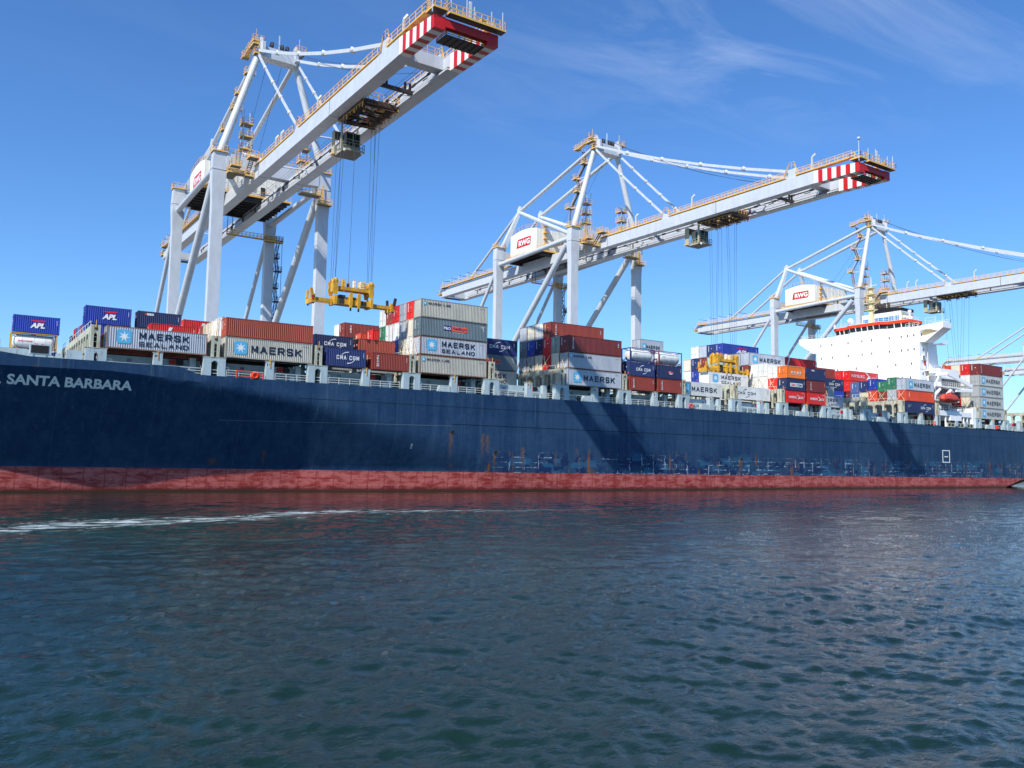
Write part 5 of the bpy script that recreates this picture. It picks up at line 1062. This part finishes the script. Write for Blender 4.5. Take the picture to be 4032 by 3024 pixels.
    b.beam((0.3, yt-0.2, 60.3), (0.3, yt-0.2, 63.0), 0.3, 0.3, G); b.box(1.6, 2.4, yt-0.8, yt-0.2, 60.35, 61.0, M_yel); b.beam((-5.1, yt-0.2, 60), (-5.1, yt-0.2, 64.2), 0.1, 0.1, G); b.sphere((-5.1, yt-0.2, 64.2), 0.3, G, 8, 6); part('tip_platform', b)
    b = MB(); b.box(-2.6, 3.0, yt+0.7, yt+3.2, 58.1, 58.25, M_dark)
    for k in range(7): b.box(-2.6+0.9*k, -2.5+0.9*k, yt+0.7, yt+3.2, 58.0, 58.1, M_dark)
    b.rail([(-2.6, yt+0.7, 58.2), (3.0, yt+0.7, 58.2), (3.0, yt+3.2, 58.2), (-2.6, yt+3.2, 58.2), (-2.6, yt+0.7, 58.2)], M_yel, 0.5, 1.6, 0.06)
    for xx in (-2.5, 0.2, 2.9): b.beam((xx, yt+0.8, 58.2), (xx, yt+0.8, 59.4), 0.12, 0.12, G)
    part('maintenance_cradle', b)
    b = MB(); b.box(-3.09, 3.09, -64.6, -62.8, 59.4, 61.2, G); b.rail([(-3, -64.5, 61.2), (3, -64.5, 61.2)], M_yel, 1.1, 1.2, 0.04); b.rail([(-3, -62.9, 61.2), (3, -62.9, 61.2)], M_yel, 1.1, 1.2, 0.04); part('cross_beam', b)
    b = MB(); b.beam((-3.1, -56.2, 58.9), (3.1, -56.2, 58.9), 0.5, 0.5, M_dark)
    for xx in (-2.3, -1.6, 1.4, 2.2): b.beam((xx, -56.2, 59), (xx, -56.2, 60.3), 0.3, 0.3, M_black)
    part('rope_tie_beam', b)
    for y in (-46, -27, -8, 12, 52):
        b = MB(); b.tube((-3.1, y, 60.6), (3.1, y-3, 60.0), 0.14, G, 8); part('girder_brace', b)
    b = MB(); b.box(-3.09, 3.09, yb-3.2, yb-2.0, 58.7, 60.6, G); b.box(-3.0, 3.0, yb-1.9, yb-0.1, 58.4, 58.6, M_dark); part('cross_beam', b)
    for k in range(5):
        b = MB(); y = yb-3-5.2*k; b.beam((-5.4, y, 61.4), (-5.4, y, 63.6), 0.14, 0.14, G); b.beam((-5.5, y-0.2, 63.6), (-1.2, y-0.2, 63.65), 0.14, 0.14, M_rope)
        if k < 4: b.beam((-5.4, y, 63.4-0.1*k), (-5.4, y-5.2, 63.4-0.1*k), 0.07, 0.07, G)
        part('festoon_post', b)
    # machine house
    b = MB(); x0, x1, y0, y1, z0, z1 = -9.0, 9.2, 18.3, 30.9, 62.1, 68.1; n = 8
    roof = [(y0+(y1-y0)*i/n, z1+1.0*math.sin(math.pi*i/n)*0.8) for i in range(n+1)]; b.prism([(y0, z0), (y1, z0)] + roof[::-1], 'x', x0, x1, M_house)
    for k in range(9): b.box(x0+1+2.05*k, x0+1.08+2.05*k, y0-0.05, y0, z0+0.1, z1-0.1, M_house)
    b.box(-5.2, -4.0, y0-0.08, y0, 62.4, 64.8, M_white); b.box(-5.9, -5.4, y0-0.12, y0, 63.0, 64.0, M_black); b.box(0.5, 1.6, y0-0.4, y0, 63.5, 64.6, M_white); b.box(3.2, 4.2, y0-0.08, y0, 62.3, 64.4, M_dark)
    sg = MB(); X_ = x0-0.03; zz0 = 64.05
    sg.add([(X_, 27.9, zz0), (X_, 21.4, zz0), (X_, 21.0, zz0+0.5), (X_, 21.0, zz0+2.5), (X_, 27.1, zz0+2.5), (X_, 27.5, zz0+2.0)], [(0, 1, 2, 3, 4, 5)], M_red)
    lt = MB(); put_text(lt, 'RWG', 0.5, 0.45, 5.4, 1.6, M_white, 0, bold=0.04)
    v2 = [(X_-0.02, 27.3-v[0], zz0+v[2]) for v in lt.v]; sg.add(v2, lt.f, M_white)
    rl = MB(); rl.rail([(x0+0.1, a, c+0.05) for a, c in roof], M_yel, 1.1, 1.5, 0.035); rl.rail([(x0, y0+0.1, z1), (x1, y0+0.1, z1)], M_yel, 1.1, 1.5, 0.035)
    for xx in (x0+2.4, x0+3.1): rl.beam((xx, y0-0.25, z0), (xx, y0-0.25, z1+1.1), 0.07, 0.07, M_yel)
    for k in range(18): rl.beam((x0+2.4, y0-0.25, z0+0.4*k), (x0+3.1, y0-0.25, z0+0.4*k), 0.05, 0.05, M_yel)
    for k in range(5): rl.box(x0+2.2, x0+3.3, y0-0.8, y0-0.05, z0+1.6*k, z0+1.66*k+0.08, M_yel)
    part('machine_house', b, [('name_sign', sg.mesh('name_sign')), ('roof_rail', rl.mesh('roof_rail'))])
    b = MB(); b.box(-9.6, 9.6, 16.6, 32.2, 61.55, 61.75, M_dark); b.box(-9.7, 9.7, 16.5, 16.6, 61.4, 61.85, M_yel); b.box(-9.7, -9.6, 16.6, 32.2, 61.4, 61.85, M_yel)
    for k in range(8): b.box(-9.5, 9.5, 17+2.1*k, 17.3+2.1*k, 61.1, 61.55, M_dark)
    b.box(-8.5, 8.5, 17.2, 17.8, 60.4, 61.5, M_dark); b.box(-8.5, 8.5, 31, 31.6, 60.4, 61.5, M_dark)
    b.rail([(9.6, 16.7, 61.75), (-9.6, 16.7, 61.75), (-9.6, 32.1, 61.75)], M_yel, 1.1, 1.3, 0.035); part('house_platform', b)
    b = MB(); platform(b, -9.6, -6.2, 2.2, 6.5, 61.2); platform(b, -9.4, -6.0, -2.6, -1.1, 59.7); stair(b, (-8.9, -1.2, 59.8), (-8.9, 2.3, 61.3)); walkway(b, (-8.8, 6.5, 61.2), (-9.2, 16.6, 61.6), 0.9); part('hinge_walkway', b)
    b = MB(); stair(b, (-5.8, -2.2, 59.6), (-5.6, -4.6, 62.2)); platform(b, -6.6, -4.8, -6.6, -4.4, 62.1); platform(b, -6.4, -4.9, -3.8, -2.2, 59.2); part('hinge_stair', b)
    plats('hinge_platform', (5.0, 9.2, -3.2, -1.1, 58.2), (-9.3, -7.4, -4.2, -2.7, 60.6))
    b = MB()
    for xx in (-7.9, -7.2):
        b.beam((xx, -1.15, 57.6), (xx, -1.15, 64.8), 0.07, 0.07, M_yel)
    for k in range(17): b.beam((-7.9, -1.15, 57.8+0.42*k), (-7.2, -1.15, 57.8+0.42*k), 0.05, 0.05, M_yel)
    part('cage_ladder', b)
    b = MB(); platform(b, 9.0, 11.9, -1.4-0.9, -1.0, 56.9); b.beam((10.2, -1.3, 56.9), (10.2, -1.3, 61), 0.3, 0.06, M_yel); part('leg_platform', b)
    # rear leg platform and stair flight
    b = MB(); platform(b, 0.2, 12.8, 33.0, 33.6, 56.7); platform(b, 9.0, 13.4, 32.4, 33.5, 56.4); b.beam((0.3, 33.2, 56.7), (0.3, 33.2, 60.8), 0.1, 0.1, M_dark); b.beam((1.4, 33.2, 56.7), (1.4, 33.2, 60.8), 0.1, 0.1, M_dark); part('rear_walkway', b)
    b = MB(); z = QZ+0.5; k = 0
    while z < 55:
        ya, yb_ = (33.4, 35.6) if k % 2 == 0 else (35.6, 33.4); stair(b, (12.6, ya, z), (12.6, yb_, z+3.6), 0.7, M_dark); platform(b, 11.9, 13.5, yb_-0.6, yb_+0.6, z+3.6, M_dark)
        z += 3.7; k += 1
    for a in (12.0, 13.4): b.beam((a, 33.0, QZ), (a, 33.0, 56.5), 0.09, 0.09, M_dark); b.beam((a, 36.0, QZ), (a, 36.0, 56.5), 0.09, 0.09, M_dark)
    part('stair_tower', b)
    # floodlight posts on the near girder
    for y in (-12.5, -15.5, -34, -65.5):
        b = MB(); b.beam((-3.6, y, 61.0), (-3.6, y, 64.3), 0.28, 0.28, G); b.beam((-3.6, y, 64.3), (-3.2, y-0.4, 64.9), 0.3, 0.3, G); b.box(-3.9, -3.3, y-0.5, y+0.5, 61.2, 61.6, M_yel); part('floodlight_post', b)
    # boom hoist ropes and trolley ropes
    b = MB()
    for xx, sag in ((-1.2, 1.6), (0.2, 2.2), (1.4, 2.0)):
        n = 8; p = Vector((xx, -0.6, 88.7)); q = Vector((xx*2, -57, 61.8)); pts = [p.lerp(q, i/n)-Vector((0, 0, sag*4*(i/n)*(1-i/n))) for i in range(n+1)]
        for i in range(n): b.tube(pts[i], pts[i+1], 0.035, M_rope, 4, cap=False)
    for xx in (-1.5, 1.5): b.tube((xx, 0.5, 87), (xx, 19, 67), 0.035, M_rope, 4)
    for xx in (-2.2, -1.7, -1.1, 1.1, 1.7, 2.2): b.tube((xx, -64, 60.6), (xx, 76, 60.6), 0.03, M_rope, 4)
    part('rope_set', b)
    return P
def build_trolley():
    P = []
    b = MB(); b.box(-3.0, 3.0, -4.8, -4.3, 58.2, 58.8, M_trol); b.box(-3.0, 3.0, 4.3, 4.8, 58.2, 58.8, M_trol); b.box(-3.0, -2.4, -4.8, 4.8, 58.2, 58.9, M_trol); b.box(2.4, 3.0, -4.8, 4.8, 58.2, 58.9, M_trol)
    for k in range(5): b.box(-2.4, 2.4, -4.0+1.9*k, -3.8+1.9*k, 58.1, 58.35, M_trol)
    rs_ = random.Random(3)
    for k in range(46):
        x = rs_.uniform(-2.6, 2.6); y = rs_.uniform(-4.4, 4.4); w1 = rs_.uniform(0.1, 0.5); w2 = rs_.uniform(0.1, 0.7); h = rs_.uniform(0.2, 1.1); b.box(x-w1, x+w1, y-w2, y+w2, 58.3, 58.4+h, (M_trol, M_black, M_yel, M_trol, M_grate)[k % 5])
    for k in range(7): b.beam((-2.8, -4.5+1.4*k, 57.7), (2.8, -4.5+1.4*k+(0.7 if k % 2 else -0.5), 57.75), 0.12, 0.12, M_trol)
    for x in (-2.8, 2.8):
        for y in (-4.4, -1.5, 1.5, 4.4): b.beam((x, y, 57.5), (x, y, 59.6), 0.14, 0.14, M_yel)
    for x in (-1.9, 1.9):
        for y in (-2.6, -0.9, 0.9, 2.6): b.lathe((x-0.15, y, 58.6), (1, 0, 0), [(0, .01), (0, 0.6), (0.3, 0.6), (0.3, 0.01)], M_trol, 12)
    for x in (-2.8, 2.8):
        for y in (-4.2, 4.2): b.lathe((x-0.12, y, 59.1), (1, 0, 0), [(0, .01), (0, 0.4), (0.24, 0.4), (0.24, 0.01)], M_black, 12)
    rr = MB(); rr.rail([(-2.9, -4.8, 58.8), (2.9, -4.8, 58.8)], M_yel, 1.2, 0.8, 0.05); rr.rail([(-2.9, 4.8, 58.8), (2.9, 4.8, 58.8)], M_yel, 1.2, 0.8, 0.05); rr.rail([(2.9, -4.8, 57.6), (2.9, 4.8, 57.6)], M_yel, 1.2, 1.2, 0.05); rr.rail([(-2.9, -4.8, 57.6), (-2.9, 4.8, 57.6)], M_yel, 1.2, 1.2, 0.05)
    P.append(('trolley', b.mesh('trolley'), [('trolley_railing', rr.mesh('trolley_railing'))]))
    c = MB(); x0, x1, y0, y1, z0, z1 = -1.2, 1.3, 5.6, 8.3, 54.6, 57.3
    c.box(x0, x1, y0+0.9, y1, z0, z1, M_cab); c.box(x0, x1, y0, y0+0.9, z1-0.15, z1, M_cab); c.box(x0, x1, y0, y0+0.9, z0, z0+0.3, M_cab)
    for xx in (x0, x1-0.12, 0.0): c.box(xx, xx+0.12, y0, y0+0.1, z0, z1, M_cab)
    c.box(x0, x1, y0, y0+0.1, 56.0, 56.1, M_cab)
    g = MB(); g.box(x0+0.05, x1-0.05, y0+0.04, y0+0.9, z0+0.3, z1-0.15, M_glass); g.box(x0-0.02, x0+0.05, y0+0.2, y0+1.5, z0+0.5, z1-0.3, M_glass); g.box(x1-0.05, x1+0.02, y0+0.2, y0+1.5, z0+0.5, z1-0.3, M_glass)
    P.append(('operator_cab', c.mesh('operator_cab'), [('cab_window', g.mesh('cab_window'))]))
    b = MB(); platform(b, -1.7, 1.8, 5.0, 9.2, 54.2, M_cab); b.box(-2.0, -1.9, 8.4, 9.6, 54.2, 58.2, M_cab); b.box(2.0, 2.1, 8.4, 9.6, 54.2, 58.2, M_cab); b.box(-1.8, 1.8, 8.5, 9.4, 57.0, 58.1, M_trol)
    for x in (-1.6, 1.4): b.sphere((x, 5.0, 53.9), 0.22, M_white, 8, 6)
    b.box(-2.1, -1.9, 5.2, 5.6, 54.2, 58.2, M_cab); b.box(-2.2, -1.2, 8.6, 9.8, 54.3, 54.45, M_yel); P.append(('cab_platform', b.mesh('cab_platform'), []))
    return P
crane_parts = build_crane(); trolley_parts = build_trolley()
CL = ['tall grey quay crane nearest the bow, leftmost in view, boom reaching highest', 'grey quay crane in the middle, its yellow spreader on a white container', 'grey quay crane behind the white bridge block', 'distant grey quay crane cut by the right edge, nearer girder end', 'farthest grey quay crane, girder end low at the right edge']
CR = []
for i, (xc, ty) in enumerate(((51.8, -46.2), (139.2, -39.8), (259.1, -26.5), (445.9, -30.0), (508.3, -30.0))):
    cr = empty('quay_crane', (xc, YW, 0), CL[i], 'gantry crane', 'ship-to-shore cranes along the quay')
    for nm, me, subs in crane_parts:
        o = link(nm, me, cr)
        for sn, sme in subs: link(sn, sme, o)
    for nm, me, subs in trolley_parts:
        o = link(nm, me, cr, (0, ty, 0))
        for sn, sme in subs: link(sn, sme, o)
    CR.append(cr)
def spreader(X, Y, Z, label, half=6.75, trolY=0.0, xc=0.0):
    s = empty('container_spreader', (X, Y, Z), label, 'spreader', 'yellow container spreaders hanging from the cranes')
    m = M_spr
    b = MB(); b.box(-3.1, 3.1, -1.0, -0.5, 0.3, 1.1, m); b.box(-3.1, 3.1, 0.5, 1.0, 0.3, 1.1, m); b.box(-3.0, 3.0, -0.35, 0.35, 0.3, 1.0, M_dark)
    for x in (-0.55, 0.75): b.prism([(x-0.16, -0.2), (x-0.26, 0.4), (x-0.26, 1.9), (x-0.1, 2.15), (x+0.14, 2.15), (x+0.26, 1.8), (x+0.26, 0.3), (x+0.1, -0.2)], 'y', -1.25, -1.0, m); b.box(x-0.2, x+0.2, -1.0, 1.2, 1.3, 1.6, m); b.box(x-0.1, x+0.1, -1.2, -0.95, -0.65, -0.1, M_black)
    for x in (-2.95, 2.9): b.box(x-0.22, x+0.22, -1.15, 1.15, 0.15, 1.5, m); b.prism([(x-0.28, 1.65), (x, 2.0), (x+0.28, 1.65)], 'y', -1.15, -1.0, m)
    b.box(-2.4, -1.6, -1.05, -1.0, 0.3, 1.1, M_dark); b.box(1.2, 2.0, -1.05, -1.0, 0.4, 1.0, M_dark); b.box(-2.2, -1.2, -0.6, 0.6, 1.35, 1.75, M_dark); b.box(0.0, 0.5, -0.5, 0.5, 1.3, 1.6, M_dark)
    b.build('main_frame', s)
    for sg in (-1, 1):
        t = MB(); a, c = (sg*3.0, sg*(half-0.5)); 
        for y in (-0.75, 0.35): t.box(min(a, c), max(a, c), y, y+0.36, 0.4, 0.9, m)
        tb = t.build('telescopic_beam', s)
        e = MB(); xe = sg*(half-0.25); e.box(xe-0.3, xe+0.3, -1.22, 1.22, 0.0, 0.75, m); e.box(xe-0.28, xe+0.28, -1.2, -0.5, 0.75, 1.25, m)
        for y in (-1.1, 1.1): e.box(xe-0.1, xe+0.1, y-0.08, y+0.08, -0.2, 0.0, M_black)
        e.build('end_beam', tb)
        for y, tilt in ((-1.15, 0.25), (1.15, -0.1)):
            f = MB(); f.beam((xe+sg*0.15, y, 0.9), (xe+sg*(0.15+tilt), y, 2.1), 0.3, 0.45, M_dark if sg > 0 else M_spr, 0.3, 0.4); f.beam((xe+sg*0.1, y, 0.5), (xe+sg*0.17, y, 1.0), 0.25, 0.3, M_red); f.build('flipper_arm', tb)
    h = MB(); h.box(-2.5, 2.5, -0.85, -0.4, 2.5, 3.0, m); h.box(-2.5, 2.5, 0.4, 0.85, 2.5, 3.0, m)
    for x in (-2.95, 2.9):
        h.prism([(x-0.3, 1.7), (x-0.48, 2.5), (x-0.36, 3.0), (x-0.5, 3.6), (x-0.2, 3.95), (x+0.2, 4.05), (x+0.42, 3.6), (x+0.28, 3.0), (x+0.35, 2.4), (x+0.2, 1.7)], 'y', -1.1, -0.85, m); h.prism([(x-0.3, 1.7), (x-0.48, 2.5), (x-0.36, 3.0), (x-0.5, 3.6), (x-0.2, 3.95), (x+0.2, 4.05), (x+0.42, 3.6), (x+0.28, 3.0), (x+0.35, 2.4), (x+0.2, 1.7)], 'y', 0.85, 1.1, m)
        h.box(x-0.28, x+0.28, -0.5, 0.5, 2.1, 3.5, m)
        for y in (-0.6, 0.6): h.lathe((x-0.12, y, 3.75), (1, 0, 0), [(0, .01), (0, 0.55), (0.24, 0.55), (0.24, .01)], m, 14)
    hb_ = h.build('headblock', s)
    r_ = MB(); r_.rail([(-2.3, -0.85, 3.05), (2.3, -0.85, 3.05)], M_yel, 1.1, 0.8, 0.03); r_.rail([(-2.3, 0.85, 3.05), (2.3, 0.85, 3.05)], M_yel, 1.1, 0.8, 0.03)
    r_.box(-1.7, -1.4, -0.6, 0.0, 3.05, 4.1, m); r_.box(0.2, 0.45, -0.4, 0.2, 3.05, 4.2, M_house); r_.box(1.2, 1.95, -0.7, 0.5, 3.05, 4.1, M_cream); r_.tube((-0.6, 0, 3.05), (-0.6, 0, 3.7), 0.25, M_black, 8); r_.build('headblock_cabinet', hb_)
    for dx, dy in ((-3.4, -0.6), (-3.2, 0.6), (-2.95, -0.6), (-2.5, 0.6), (-0.6, 0.0), (2.4, -0.6), (2.75, 0.6), (3.0, -0.6), (3.4, 0.6)):
        c = MB(); top = Vector((dx*0.93+(xc-X)*0.15, (trolY-Y)*0.6+dy*2.2, 58.3-Z)); c.tube((dx, dy, 3.8), top, 0.028, M_rope, 5); c.build('hoist_rope', s)
    return s
spreader(50.4, 119.6, 27.75, 'yellow spreader hanging empty in the air from the leftmost crane', 6.7, YW-46.2, 51.8)
spreader(139.0, 125.1, 24.45, 'yellow spreader seated on the roof of a white container', 6.7, YW-39.8, 139.2)
# far crane ropes
def far_ropes(xc, y, z):
    o = empty('hanging_ropes', (xc, y, z), 'hoist ropes of the crane behind the bridge, dropping out of sight', 'ropes')
    for dx, dy in ((-3.2, -3), (-2.4, 3), (-1.4, -3), (0, 0), (1.4, 3), (2.4, -3), (3.2, 3)): c = MB(); c.tube((dx, dy*0.4, 0), (dx*0.7, dy, 58.3-z), 0.03, M_rope, 5); c.build('rope', o)
far_ropes(259.1, YW-26.5, 22)
# low white store building beyond the stern
b = MB(); b.box(0, 60, 0, 25, 0, 11, M_superw); b.box(-0.3, 60.3, -0.3, 25.3, 11, 11.6, M_white)
sb = b.mesh('building_wall'); so = empty('store_building', (262, 172, 4.6), 'low white flat-roofed store beyond the stern at the right edge', 'building'); link('wall', sb, so)
